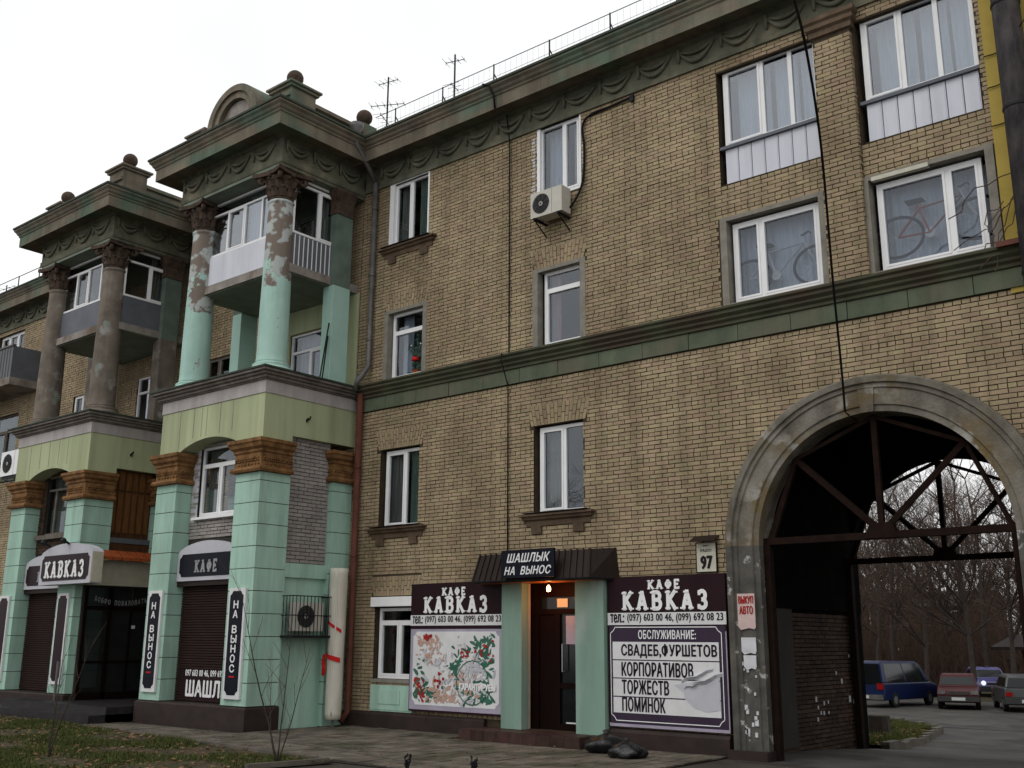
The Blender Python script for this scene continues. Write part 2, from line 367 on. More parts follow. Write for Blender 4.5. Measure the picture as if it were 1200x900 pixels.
def stroke(mb, fr, pts, w, n):
    for i in range(len(pts) - 1):
        a = Vector(pts[i]); c = Vector(pts[i + 1]); d = (c - a)
        if d.length < 1e-6: continue
        d.normalize(); q = Vector((-d.y, d.x)) * w / 2; e = d * w * .15
        n += .0002
        mb.poly([fr.p(*(a - e - q), n), fr.p(*(c + e - q), n), fr.p(*(c + e + q), n), fr.p(*(a - e + q), n)])
def arc(cx, cy, rx, ry, a0, a1, k=9): return [(cx + rx * math.cos(R_(a0 + (a1 - a0) * i / k)), cy + ry * math.sin(R_(a0 + (a1 - a0) * i / k))) for i in range(k + 1)]
def glyph(c):
    """slab-serif capitals on a unit square: (thick strokes, serifs)"""
    if c == 'К': return [[(.2, 0), (.2, 1)], [(.26, .48), (.8, 1)], [(.34, .55), (.82, 0)]], [(.2, 0), (.2, 1), (.8, 1), (.82, 0)]
    if c == 'А': return [[(.5, 1), (.17, 0)], [(.5, 1), (.83, 0)], [(.3, .32), (.7, .32)]], [(.17, 0), (.83, 0), (.46, 1)]
    if c == 'В': return [[(.22, 0), (.22, 1)], [(.22, .95)] + arc(.52, .74, .24, .21, 90, -90), [(.22, .53)] + arc(.55, .29, .26, .24, 90, -90) + [(.22, .05)]], [(.18, 0), (.18, 1)]
    if c == 'З': return [arc(.48, .72, .26, .23, 150, -90), arc(.48, .27, .3, .23, 90, -155)], [(.26, .86), (.22, .12)]
    if c == 'Ф': return [[(.5, 0), (.5, 1)], arc(.5, .52, .34, .28, 0, 360, 14)], [(.5, 0), (.5, 1)]
    if c == 'Е': return [[(.24, 0), (.24, 1)], [(.2, .95), (.78, .95)], [(.24, .5), (.62, .5)], [(.2, .05), (.8, .05)]], [(.76, .9), (.78, .1), (.6, .5)]
    return [], []
def slab(mb, fr, s, u0, u1, v0, v1, n):
    w = (u1 - u0) / len(s); h = v1 - v0
    for i, c in enumerate(s):
        st, se = glyph(c); m = lambda p: (u0 + w * (i + .1 + p[0] * .8), v0 + h * p[1])
        for k, q in enumerate(st): stroke(mb, fr, [m(p) for p in q], w * .23, n + .0015 * (k + i % 2 * 4))
        for k, p in enumerate(se):
            x, y = m(p); d = h * .085; vertical = (c == 'З') or (c == 'Е')
            y = min(max(y, v0 + d * .7), v1 - d * .7)
            if vertical: mb.box(fr, x - w * .08, x + w * .08, y - h * .13, y + h * .13, n, n + .0125 + k * .0004)
            else: mb.box(fr, x - w * .17, x + w * .17, y - d * .6, y + d * .6, n, n + .0125 + k * .0004)
    return mb

# ================================================================== THE MAIN BUILDING
BLD = thing('apartment_building', 'long tan brick apartment house with green columned bays and an arched passage', 'building', (-10, 0, 0))
P_L, P_H, JT = .262, .0775, .015     # brick pitch along, course pitch, joint

def free_spans(u0, u1, v, holes):
    sp = [(u0, u1)]
    for h in holes:
        if h[0] == 'r':
            a, b_, c, d = h[1:]
            if not (c - .01 < v < d + .01): continue
        else:
            cx, cz, r, zb = h[1:]
            if v > cz:
                if v - cz >= r: continue
                w = math.sqrt(r * r - (v - cz) ** 2)
            elif v > zb: w = r
            else: continue
            a, b_ = cx - w, cx + w
        ns = []
        for (s, e) in sp:
            if b_ <= s or a >= e: ns.append((s, e)); continue
            if a > s: ns.append((s, a))
            if b_ < e: ns.append((b_, e))
        sp = ns
    return sp
def lay(u0, u1, v0, v1, holes, seed=1, ph=P_H, pl=P_L, header=6, joint=JT):
    r = random.Random(seed); out = []; k = 0; v = v0
    while v + ph - joint <= v1 + .02:
        hd = header and k % header == 0
        step = pl / 2 if hd else pl
        off = (0 if hd else (k % 2) * pl / 2) + r.uniform(-.02, .02)
        for (s, e) in free_spans(u0, u1, v + ph / 2, holes):
            i = math.floor((s - off) / step); 
            while True:
                a = max(s, off + i * step); b_ = min(e, off + (i + 1) * step - joint); i += 1
                if a >= e - .01: break
                if b_ - a < .03: continue
                j = r.uniform(-.004, .004)
                out.append((a + abs(j) * .5, b_, v + r.uniform(-.002, .002), v + ph - joint + r.uniform(-.003, .003), .011 + r.uniform(-.005, .006)))
        v += ph; k += 1
    return out
def brick_mesh(name, fr, bl, mat, parent, back=-.03, kind='stuff'):
    mb = MB()
    for (a, b_, c, d, n) in bl: mb.box(fr, a, b_, c, d, back, n, back=False)
    return part(name, mb, mat, parent, kind=kind)
def lintel(u0, u1, z, h=.42, seed=0):
    """flat arch of upright bricks, slightly fanned, two pieces high"""
    r = random.Random(seed); q = []; n = int((u1 - u0 + .22) / .085); c = (u0 + u1) / 2; w = (u1 - u0) / 2 + .06
    for i in range(n):
        t0 = -1 + 2 * i / n; t1 = -1 + 2 * (i + 1) / n
        for (a, b_) in (((0, .47), (.49, 1)) if i % 2 else ((0, .28), (.3, .74), (.76, 1))):
            x = lambda t, s: c + t * (w + .12 * s)
            q.append(([(x(t0, a) + .006, z + h * a + .006), (x(t1, a) - .006, z + h * a + .006), (x(t1, b_) - .006, z + h * b_), (x(t0, b_) + .006, z + h * b_)], .012 + r.uniform(-.004, .005)))
    return q

# openings of the right wing: name -> (x0, x1, z0, z1)
ACX, ACZ, AR, ARO = -5.85, 3.36, 2.0, 2.56
WIN = {
 'A1': (-17.05, -15.82, 4.2, 5.97), 'B1': (-12.64, -11.43, 4.2, 5.97),
 'A2': (-16.98, -15.80, 7.53, 9.24), 'B2': (-12.56, -11.43, 7.53, 9.26),
 'A3': (-16.98, -15.73, 10.79, 12.42), 'B3': (-12.55, -11.40, 10.8, 12.44),
 'A0': (-17.05, -15.75, .98, 2.73),
 'C2': (-8.22, -6.42, 7.6, 9.22), 'D2': (-5.6, -3.72, 7.6, 9.24),
 'C3': (-8.27, -6.32, 9.9, 12.2), 'D3': (-5.62, -3.69, 9.9, 12.2)}
DOOR = (-12.85, -11.5, .2, 2.95)
XR = -3.42
holes = [('r', a, b_, c, d) for (a, b_, c, d) in WIN.values()] + [('r',) + DOOR, ('a', ACX, ACZ, AR, -1)]
bh = list(holes)
for k, (a, b_, c, d) in WIN.items():
    if k in ('A1', 'B1', 'A2', 'B2', 'A0'): bh.append(('r', a - .1, b_ + .1, d - .02, d + .42))
    if k in ('C2', 'D2'): bh.append(('r', a - .14, b_ + .14, c - .3, d + .07))
bh.append(('a', ACX, ACZ, ARO - .06, -1)); bh.append(('r', -6.34, -5.64, 7.55, 12.5))

def backing(mb, fr, u0, u1, v0, v1, holes, n0, n1):
    us = {u0, u1}
    for h in holes:
        if h[0] == 'r': us |= {max(u0, min(u1, h[1])), max(u0, min(u1, h[2]))}
        else:
            for i in range(33): us.add(max(u0, min(u1, h[1] - h[3] * math.cos(math.pi * i / 32))))
    us = sorted(us)
    for a, b_ in zip(us, us[1:]):
        if b_ - a < 1e-5: continue
        m = (a + b_) / 2; blocks = []; curve = None
        for h in holes:
            if h[0] == 'r' and h[1] < m < h[2]: blocks.append((h[3], h[4]))
            elif h[0] == 'a' and abs(m - h[1]) < h[3]:
                za = h[2] + math.sqrt(max(0, h[3] ** 2 - (a - h[1]) ** 2)); zb = h[2] + math.sqrt(max(0, h[3] ** 2 - (b_ - h[1]) ** 2))
                curve = (za, zb); blocks.append((h[4], None))
        z = v0
        for (c, d) in sorted(blocks, key=lambda t: t[0]):
            if c > z + 1e-4: mb.prism(fr, [(a, z), (b_, z), (b_, c), (a, c)], n0, n1)
            if d is None: z = ('c',)
            else: z = d
            if z == ('c',): break
        if z == ('c',):
            top = v1; rest = sorted([q for q in blocks if q[1] is not None])
            nxt = rest[0][0] if rest else v1
            mb.prism(fr, [(a, curve[0]), (b_, curve[1]), (b_, nxt), (a, nxt)], n0, n1)
            for i, (c, d) in enumerate(rest):
                e = rest[i + 1][0] if i + 1 < len(rest) else v1
                if e > d: mb.prism(fr, [(a, d), (b_, d), (b_, e), (a, e)], n0, n1)
        elif v1 > z + 1e-4: mb.prism(fr, [(a, z), (b_, z), (b_, v1), (a, v1)], n0, n1)
mb = MB(); backing(mb, F(0), -17.95, XR, -.3, 13.2, holes, -.4, 0)
WALL = part('wall', mb, 'mortar', BLD)
bl = lay(-17.95, XR, .33, 6.95, bh, 3) + lay(-17.95, XR, 7.5, 12.46, bh, 4)
# the 300 bricks that show largest: near the camera, full stretchers
def closeness(q):
    x, z = (q[0] + q[1]) / 2, (q[2] + q[3]) / 2
    d = Vector((x, 0, z)) - CAM; return (q[1] - q[0]) * 16 / d.length ** 2
v3 = M.inverted()
def in_frame(p):
    c = v3 @ Vector(p); return c.z < 0 and abs(c.x / -c.z) < .490 and abs(c.y / -c.z) < .367
full = [q for q in bl if q[1] - q[0] > .235 and in_frame((q[0], 0, q[2])) and in_frame((q[1], 0, q[3]))]
full.sort(key=closeness, reverse=True); near = set(id(q) for q in full[:300])
brick_mesh('brick_courses', F(0), [q for q in bl if id(q) not in near], 'brick', WALL)
bm_cache = [MB().box(F(0), -.125, .125, -P_H / 2 + JT / 2, P_H / 2 - JT / 2, -.03, .011).mesh('brick', 'brick') for _ in range(1)]
for q in full[:300]:
    w = wloc(WALL); o = raw('brick', bm_cache[0], WALL, Vector(((q[0] + q[1]) / 2, -(q[4] - .011), (q[2] + q[3]) / 2)) - w)
    o.rotation_euler = (0, rnd.uniform(-.006, .006), rnd.uniform(-.01, .01))
# flat arches over the windows
mb = MB()
for k in ('A1', 'B1', 'A2', 'B2', 'A0'):
    a, b_, c, d = WIN[k]
    for pts, n in lintel(a, b_, d, seed=int(k[1]) * 3 + ord(k[0])): mb.prism(F(0), pts, -.03, n)
part('lintel_bricks', mb, 'brick', WALL, kind='stuff')
# brick pilaster between the wide windows, with a moulded head
mb = MB().box(F(0), -6.32, -5.66, 7.56, 12.46, -.02, .1)
PIL = part('pilaster', mb, 'mortar', BLD)
pb = lay(-6.32, -5.66, 7.6, 12.05, [], 8, header=0)
brick_mesh('brick_courses', F(-.1), pb, 'brick', PIL)
brick_mesh('brick_courses', S(-5.66), lay(-.1, 0, 7.6, 12.05, [], 9, header=0), 'brick', PIL)
mb = MB().sweep([(-6.32, 0), (-6.32, -.1), (-5.66, -.1), (-5.66, 0)], [(0, 12.08), (.05, 12.1), (.05, 12.2), (.1, 12.24), (.1, 12.32), (.14, 12.36), (.14, 12.44), (0, 12.45)])
part('pilaster_head', mb, 'sill_stone', PIL)

# left wing and the wall behind the bays
LWIN = {'L2': (-37.2, -35.3, 10.9, 12.3), 'L1': (-37.0, -35.0, 7.4, 9.3), 'L4': (-33.6, -32.2, 7.6, 9.2)}
mb = MB()
lh = [('r', a, b_, c, d) for (a, b_, c, d) in LWIN.values()] + [('r', -24.15, -23.05, 8.15, 9.3), ('r', -20.5, -19.0, 7.6, 9.3),
     ('r', -31.35, -30.25, 8.15, 9.3), ('r', -27.6, -26.3, 7.6, 9.3)]
backing(mb, F(0), -44, -17.952, -.3, 13.2, lh, -.4, 0)
LWALL = part('wall', mb, 'mortar', BLD, label='receding brick wall behind the bays')
bl2 = lay(-44, -17.97, .4, 6.95, lh, 13) + lay(-44, -17.97, 7.5, 12.46, lh, 14)
brick_mesh('brick_courses', F(0), bl2, 'brick', LWALL)
# floors and back wall inside, roof, rear wall with the passage mouth
mb = MB()
for z in (6.75, 10.05): mb.wbox(-44, XR, .41, 2.2, z, z + .25)
mb.wbox(-44, -8.45, .41, 2.2, 3.3, 3.55)
mb.wbox(-44, -8.45, 2.2, 2.35, 0, 13.2); mb.wbox(-8.45, XR, 2.2, 2.35, 5.75, 13.2)
for x in (-35, -31, -25, -21.9, -18.0, -14.2, -10.1, -8.5): mb.wbox(x, x + .12, .42, 2.19, .01, 6.7); mb.wbox(x, x + .12, .42, 2.19, 7.05, 10.0); mb.wbox(x, x + .12, .42, 2.19, 10.35, 13.1)
mb.wbox(-6.05, -5.93, .42, 2.19, 7.05, 13.1)
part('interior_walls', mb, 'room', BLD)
mb = MB().wbox(-44, XR, -.2, 5.4, 13.3, 13.42); part('roof_slab', mb, 'dark_mortar', BLD)

# ---- passage through the house
PXL, PXR, PY = -8.42, -3.3, 5.2
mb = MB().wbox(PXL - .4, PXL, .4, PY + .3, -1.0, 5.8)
PW = part('passage_wall', mb, 'passage_shade', BLD)
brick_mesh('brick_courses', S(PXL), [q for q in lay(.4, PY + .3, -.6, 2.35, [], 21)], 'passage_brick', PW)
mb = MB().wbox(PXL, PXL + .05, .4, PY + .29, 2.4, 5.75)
part('upper_plaster', mb, 'passage_shade', PW)
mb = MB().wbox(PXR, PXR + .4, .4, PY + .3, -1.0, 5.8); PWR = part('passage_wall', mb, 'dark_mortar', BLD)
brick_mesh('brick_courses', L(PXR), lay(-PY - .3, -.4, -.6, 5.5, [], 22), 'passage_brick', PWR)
mb = MB().wbox(PXL - .4, PXR + .4, .4, PY + .3, 5.8, 6.0); part('passage_ceiling', mb, 'passage_shade', BLD)
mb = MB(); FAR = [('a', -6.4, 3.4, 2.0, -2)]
backing(mb, F(PY), -8.8, -2.9, -1.0, 13.2, FAR, -.3, 0); part('rear_wall', mb, 'passage_shade', BLD)
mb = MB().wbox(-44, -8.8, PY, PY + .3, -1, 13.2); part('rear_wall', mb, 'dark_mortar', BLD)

# archivolt: moulded ring and its two legs
mb = MB(); prof = [(AR - .02, -.38), (AR - .02, .1), (AR + .07, .1), (AR + .09, .13), (AR + .34, .13), (AR + .36, .16), (AR + .42, .16), (AR + .44, .2), (AR + .53, .2), (AR + .56, .17), (AR + .56, -.01)]
b0 = len(mb.v); K = 48
for i in range(K + 1):
    t = math.pi * i / K
    for (r, n) in prof: mb.v.append(F(0).p(ACX - r * math.cos(t), ACZ + r * math.sin(t), n))
m = len(prof)
for i in range(K):
    for j in range(m - 1): mb.f.append((i * m + j, i * m + j + 1, (i + 1) * m + j + 1, (i + 1) * m + j))
part('arch_moulding', mb, 'arch_plaster', BLD)
for sgn in (-1, 1):
    mb = MB(); xs = [ACX + sgn * r for (r, n) in prof]; pts = [(x, n) for x, (r, n) in zip(xs, prof)]
    b0 = len(mb.v)
    for z in (.12, ACZ): 
        for (x, n) in pts: mb.v.append(F(0).p(x, z, n))
    for j in range(m - 1):
        q = (b0 + j, b0 + m + j, b0 + m + j + 1, b0 + j + 1); mb.f.append(q if sgn > 0 else q[::-1])
    mb.f.append(tuple(range(b0, b0 + m)))
    lg = part('arch_leg', mb, 'arch_leg', BLD)
    part('arch_foot', MB().wbox(*sorted((ACX + sgn * (AR - .06), ACX + sgn * (AR + .62))), -.26, .3, -.2, .13), 'plinth', lg)
part('arch_keystone', MB().prism(F(0), [(ACX - .1, ACZ + AR - .03), (ACX + .1, ACZ + AR - .03), (ACX + .13, ACZ + AR + .36), (ACX - .13, ACZ + AR + .36)], .05, .15), 'arch_plaster', BLD)

# steel shoring frames in the passage
def shoring(Y, cx, zb, label):
    t = thing('steel_truss', label, 'truss', (cx, Y, zb), 'steel frames propping the passage')
    def bar(name, a, b_, w=.07):
        a = F(Y).p(*a); b_ = F(Y).p(*b_); part(name, MB().tube([a, b_], w, 4), 'rust', t)
    part('bottom_chord', MB().box(F(Y), cx - 1.98, cx + 1.98, zb - .05, zb + .06, -.06, .06), 'rust', t)
    pts = [(cx + 1.9 * math.cos(R_(a)), zb + 1.88 * math.sin(R_(a))) for a in (0, 45, 90, 135, 180)]
    for a, b_ in zip(pts, pts[1:]): bar('top_chord', a, b_, .045)
    for p in (pts[1], pts[2], pts[3]): bar('strut', (cx, zb + .05), p, .062)
    bar('strut', (cx - 1.85, zb), pts[3], .05)
    part('gusset_plate', MB().prism(F(Y), [(cx - .26, zb - .04), (cx + .26, zb - .04), (cx + .17, zb + .2), (cx - .17, zb + .2)], -.075, .075), 'rust', t)
    for s in (-1, 1): part('post', MB().box(F(Y), cx + s * 1.93 - .06, cx + s * 1.93 + .06, -.9 if Y > 2 else -.05, zb - .05, -.07, .07), 'rust', t)
shoring(.12, ACX, 3.42, 'rusty steel truss and posts standing in the front mouth of the archway')
shoring(4.9, -6.4, 3.4, 'dark steel truss at the far mouth of the passage, seen against the trees')

# ---- entablatures
def garland(fr, u0, u1, z, n, parent):
    """cloth swag: a fat crescent with a knot at each end"""
    mb = MB(); k = 8; path = []; rs = []; dip = rnd.uniform(.22, .29); u1 -= rnd.uniform(0, .05)
    for i in range(k + 1):
        t = i / k; path.append(fr.p(u0 + (u1 - u0) * t, z - dip * math.sin(math.pi * t), n + .008)); rs.append(.02 + .036 * math.sin(math.pi * t) * rnd.uniform(.8, 1.15))
    mb.tube(path, rs, 6)
    path = [fr.p(u0 + (u1 - u0) * i / k, z + .015 - .12 * math.sin(math.pi * i / k), n + .01) for i in range(k + 1)]
    mb.tube(path, [.02 + .025 * math.sin(math.pi * i / k) for i in range(k + 1)], 5)
    mb.tube([fr.p(u0, z + .06, n + .02), fr.p(u0, z - .22, n + .02)], [.05, .02], 5)
    if rnd.random() > .06: part('garland', mb, 'frieze', parent, smooth=True)
ENT = [(0, 12.44), (.06, 12.44), (.06, 12.53), (.035, 12.55), (.035, 12.99), (.1, 13.03), (.13, 13.06), (.5, 13.06)]
COR = [(.1, 13.058), (.5, 13.04), (.53, 12.99), (.53, 13.27), (.56, 13.3), (.56, 13.33), (.6, 13.37), (.62, 13.42), (.67, 13.47), (.67, 13.52), (-.1, 13.54)]
GUT = [(.62, 13.522), (.7, 13.522), (.7, 13.575), (-.3, 13.60)]
def entablature(path, label=None, lower=0.0):
    e = [(n, z) for n, z in ENT]
    if lower: e = [(0, 12.44 - lower), (.02, 12.44 - lower), (.02, 12.5 - lower), (.05, 12.53 - lower)] + e[1:]
    f = part('frieze', MB().sweep(path, e), 'frieze', BLD, label=label)
    part('cornice', MB().sweep(path, COR), 'cornice', f); part('gutter', MB().sweep(path, GUT), 'moss_metal', f)
    return f
BAYS = ((-21.85, -17.95, 1), (-29.05, -25.15, 2)); BY = -2.6
fm = entablature([(-17.9, 0), (-2.9, 0)], 'long main cornice with weathered green frieze')
x = -17.3
while x < -4.0: garland(F(0), x, x + .78, 12.9, .05, fm); x += .92
fl = entablature([(-44, 0), (-29.1, 0)], 'cornice of the left wing'); fc = entablature([(-25.1, 0), (-21.9, 0)])
x = -38
while x < -30: garland(F(0), x, x + .78, 12.9, .05, fl); x += .92
# ---- belt course
BELT = [(0, 6.93), (.05, 6.93), (.05, 7.22), (.09, 7.24), (.09, 7.29), (.14, 7.33), (.14, 7.37), (.2, 7.42), (.2, 7.47), (.24, 7.5), (.24, 7.54), (0, 7.6)]
for pth in ([(-17.9, 0), (-3.3, 0)], [(-44, 0), (-29.1, 0)], [(-25.1, 0), (-21.9, 0)]):
    b = part('belt_course', MB().sweep(pth, BELT[2:]), 'belt', BLD)
    x = pth[0][0]; k = 0
    while x < pth[1][0] - .05:
        e = min(x + .98, pth[1][0]); part('belt_panel', MB().box(F(0), x + .004, e - .004, 6.93, 7.225, -.02, .05 + (k % 3) * .003), 'belt_green', b); x += .985; k += 1
# ---- plinth of the right wing
part('plinth', MB().sweep([(-17.9, 0), (-13.8, 0)], [(0, -.3), (.1, -.3), (.1, .28), (.06, .33), (-.02, .34)]), 'plinth', BLD)
part('plinth', MB().sweep([(-11.1, 0), (-8.5, 0)], [(0, -.3), (.14, -.3), (.14, .27), (.1, .33), (-.02, .34)]), 'plinth', BLD)
part('plinth', MB().sweep([(-44, 0), (-29.1, 0)], [(0, -.3), (.1, -.3), (.1, .4), (.06, .45), (-.02, .46)]), 'plinth', BLD)

# ------------------------------------------------------------------ windows
def curtain(fr, u0, u1, v0, v1, n, mat, parent, amp=.025, wl=.13, name='curtain'):
    mb = MB(); k = max(8, int((u1 - u0) / wl * 6)); b = len(mb.v)
    for i in range(k + 1):
        t = i / k; u = u0 + (u1 - u0) * t; a = amp * math.sin(2 * math.pi * (u - u0) / wl) + amp * .5 * math.sin(9.7 * u)
        mb.v += [fr.p(u, v0, n + a), fr.p(u + .01 * math.sin(u * 5), v1, n + a * .6)]
    for i in range(k): mb.f.append((b + 2 * i, b + 2 * i + 2, b + 2 * i + 3, b + 2 * i + 1))
    return part(name, mb, mat, parent, smooth=True)
def window(fr, u0, u1, v0, v1, n, cols, rows=None, transom=None, parent=None, glassm='glass', fmat='upvc', fw=.065, curt=None, name='window', label=None, sash=None, arched=0):
    """cols = mullion fractions; transom = height fraction of a cross bar, full width; sash = indices of bays with an extra sash frame"""
    mb = MB(); d0, d1 = n - .07, n
    mb.box(fr, u0, u0 + fw, v0, v1, d0, d1); mb.box(fr, u1 - fw, u1, v0, v1, d0, d1)
    mb.box(fr, u0 + fw, u1 - fw, v0, v0 + fw, d0, d1 - .001); mb.box(fr, u0 + fw, u1 - fw, v1 - fw, v1, d0, d1 - .001)
    zt = v0 + (v1 - v0) * transom if transom else v1
    if transom: mb.box(fr, u0 + fw, u1 - fw, zt - fw * .5, zt + fw * .5, d0 + .002, d1 - .003)
    es = [u0] + [u0 + (u1 - u0) * c for c in cols] + [u1]
    for e in es[1:-1]: mb.box(fr, e - fw * .55, e + fw * .55, v0 + fw, (zt - fw * .5) if transom else v1 - fw, d0 + .004, d1 - .005)
    w = part(name, mb, fmat, parent, label=label)
    for i in range(len(es) - 1):
        a, b_ = es[i], es[i + 1]; a += fw if i == 0 else fw * .55; b_ -= fw if i == len(es) - 2 else fw * .55
        c, d = v0 + fw, zt - (fw * .5 if transom else fw)
        if sash is None or i in sash:
            s = MB(); q = .038
            s.box(fr, a, a + q, c, d, d0 + .01, d1 + .008); s.box(fr, b_ - q, b_, c, d, d0 + .01, d1 + .008); s.box(fr, a + q, b_ - q, c, c + q, d0 + .01, d1 + .007); s.box(fr, a + q, b_ - q, d - q, d, d0 + .01, d1 + .007)
            part('sash', s, fmat, w)
        part('pane', MB().box(fr, a + .005, b_ - .005, c + .005, d - .005, n - .045, n - .037), glassm, w)
    if transom: part('pane', MB().box(fr, u0 + fw, u1 - fw, zt + fw * .5, v1 - fw, n - .045, n - .037), glassm, w)
    if curt:
        for (t0, t1, m_) in curt: curtain(fr, u0 + (u1 - u0) * t0, u0 + (u1 - u0) * t1, v0 + .02, v1 - .02, n - (.13 if 'curtain_' in m_ else .24) - rnd.random() * .03, m_, w)
    return w
def reveal(fr, u0, u1, v0, v1, mat, out=.1, n=.02, depth=.16, bottom=True, parent=None, sides=True):
    mb = MB()
    mb.box(fr, u0 - out, u0 + .03, v0 - (.0), v1 + out * .6, -depth, n); mb.box(fr, u1 - .03, u1 + out, v0, v1 + out * .6, -depth, n)
    mb.box(fr, u0 + .03, u1 - .03, v1 - .02, v1 + out * .6, -depth, n - .002)
    if bottom: mb.box(fr, u0 - out * .5, u1 + out * .5, v0 - .08, v0 - .001, -depth, n + .03)
    return part('window_surround', mb, mat, parent)
WF = F(0)
def corbel_sill(a, b_, z, deep=.16, w0=None):
    s = part('sill', MB().sweep([(a - .12, 0), (a - .12, -.001), (b_ + .12, -.001), (b_ + .12, 0)], [(0, z - .22), (.04, z - .22), (.05, z - .13), (.1, z - .1), (.11, z - .045), (deep, z - .04), (deep, z), (0, z + .015)]), 'sill_stone', BLD)
    for x in (a - .02, b_ - .22): part('corbel', MB().prism(S(0), [(-.0, z - .38), (-.05, z - .38), (-.075, z - .22), (0, z - .22)], x, x + .24), 'sill_stone', s)
    part('sill_flashing', MB().box(WF, a - .16, b_ + .16, z + .016, z + .03, -.1, deep + .03), 'dark_brown_metal', s)
for k in ('A1', 'B1', 'A3'): a, b_, c, d = WIN[k]; corbel_sill(a, b_, c)
DK = [(0, .3, 'curtain_dark')]
a, b_, c, d = WIN['A1']; window(WF, a + .09, b_ - .0, c + .02, d - .03, -.1, [.55], parent=BLD, sash=[0], glassm='glass_dim', curt=[(.05, .5, 'curtain_dark'), (.58, .98, 'curtain_green')])
a, b_, c, d = WIN['B1']; window(WF, a + .08, b_ - .0, c + .02, d - .03, -.1, [.54], parent=BLD, sash=[0], glassm='glass', curt=[(.1, .5, 'curtain_dark')])
a, b_, c, d = WIN['A2']; reveal(WF, a, b_, c, d - .04, 'render_grey', out=.1, parent=BLD, bottom=False); window(WF, a + .06, b_ - .03, c + .05, d - .06, -.13, [], transom=.72, parent=BLD, sash=[0], glassm='glass', curt=[(.1, .4, 'curtain'), (.8, .97, 'curtain_green')], label='window with a cactus and red flower behind the glass')
a, b_, c, d = WIN['B2']; reveal(WF, a, b_, c, d - .04, 'render_grey', out=.1, parent=BLD, bottom=False); window(WF, a + .1, b_ - .03, c + .06, d - .06, -.13, [], transom=.76, parent=BLD, sash=[0], glassm='glass', curt=[(.0, .2, 'curtain'), (.2, .33, 'curtain_pink'), (.72, 1, 'curtain')])
a, b_, c, d = WIN['A3']; window(WF, a + .06, b_ - .03, c + .03, d + .02, -.05, [.5], parent=BLD, sash=[0], glassm='glass_dim', curt=[(.1, .3, 'curtain_dark'), (.62, .9, 'curtain_green')])
part('window_surround', MB().box(WF, a - .04, a + .1, c, d + .04, -.1, .03).box(WF, a + .1, b_ - .02, d - .0, d + .08, -.1, .029).box(WF, b_ - .03, b_ + .015, c + .04, d + .05, -.1, .025), 'upvc', BLD)
a, b_, c, d = WIN['B3']; window(WF, a + .05, b_ - .04, c + .03, d + .02, -.05, [.58], parent=BLD, sash=[1], glassm='glass', curt=[(.05, .54, 'curtain'), (.66, .97, 'curtain')])
part('window_surround', MB().box(WF, a - .0, a + .08, c - .0, d + .03, -.1, .014).box(WF, a + .08, b_ - .04, d, d + .05, -.1, .013).box(WF, b_ - .04, b_ + .0, c, d + .03, -.1, .014), 'upvc', BLD)
mb = MB(); r = random.Random(5)
for z in range(20):
    for (x, s_) in ((a - .06, -1), (b_ + .03, 1)):
        if s_ > 0 and z < 6: continue
        zz = c - .05 + z * P_H; mb.box(WF, x - .0 if s_ > 0 else x - r.uniform(.03, .09), x + r.uniform(.02, .05) if s_ > 0 else x + .01, zz, zz + r.uniform(.03, .06), -.01, .016)
part('mortar_smear', mb, 'sign_paper', BLD, kind='stuff')
for k in ('C2', 'D2'):
    a, b_, c, d = WIN[k]
    reveal(WF, a, b_, c - .06, d, 'render_grey', out=.1, n=.03 if k == 'C2' else .045, depth=.2, parent=BLD, bottom=False)
    part('sill', MB().box(WF, a - .0, b_ + .0, c - .04, c + .02, -.2, .06), 'render_grey', BLD)
window(WF, -8.14, -6.5, 7.66, 9.16, -.12, [.33], parent=BLD, glassm='glass_bike', curt=[(0, 1, 'curtain')], label='window with a bicycle behind the glass')
window(WF, -5.5, -3.85, 7.66, 9.18, -.12, [.68], parent=BLD, glassm='glass_bike', curt=[(0, 1, 'curtain')], label='window with a bicycle behind the glass')
part('window_surround', MB().box(WF, -5.52, -4.6, 9.2, 9.27, -.05, .045), 'enamel', BLD)
for k, cols in (('C3', [.42, .72]), ('D3', [.36, .68])):
    a, b_, c, d = WIN[k]
    w = window(WF, a + .08, b_ - .02, c + .78, d + .06, -.1, cols, parent=BLD, glassm='glass_wide', fw=.07, sash=[0], curt=[(.1, .45, 'curtain'), (.5, .75, 'curtain'), (.78, .98, 'curtain')])
    part('sill', MB().box(WF, a + .02, b_, c + .715, c + .775, -.2, .015), 'slate_siding', BLD)
    n = 7; 
    for i in range(n):
        x0 = a + .1 + (b_ - a - .12) * i / n; x1 = a + .1 + (b_ - a - .12) * (i + 1) / n
        part('siding_panel', MB().box(WF, x0 + .004, x1 - .012, c + .02, c + .712, -.12, -.045).box(WF, x1 - .04, x1 - .028, c + .02, c + .71, -.05, -.037), 'siding', BLD)
    part('sill', MB().box(WF, a + .05, b_, c - .0, c + .018, -.2, .01), 'mortar', BLD)
# ground-floor window with a rolled shutter box and the green panel below
a, b_, c, d = WIN['A0']
window(WF, a + .05, b_, c + .03, d - .25, -.1, [.5], transom=.8, parent=BLD, glassm='glass_dim', label='ground-floor window beside the food poster')
part('shutter_box', MB().box(WF, a - .04, b_, d - .22, d - .02, -.1, .11), 'upvc', BLD)
part('sill', MB().box(WF, a - .02, b_, c - .05, c + .02, -.1, .05), 'render_grey', BLD)
gp = part('dado_panel', MB().box(WF, -17.05, -15.8, .38, .88, -.02, .06).box(WF, -17.05, -15.8, .35, .375, -.02, .05), 'mint', BLD)
part('raised_field', MB().box(WF, -16.82, -16.15, .5, .78, .055, .075), 'mint', gp)

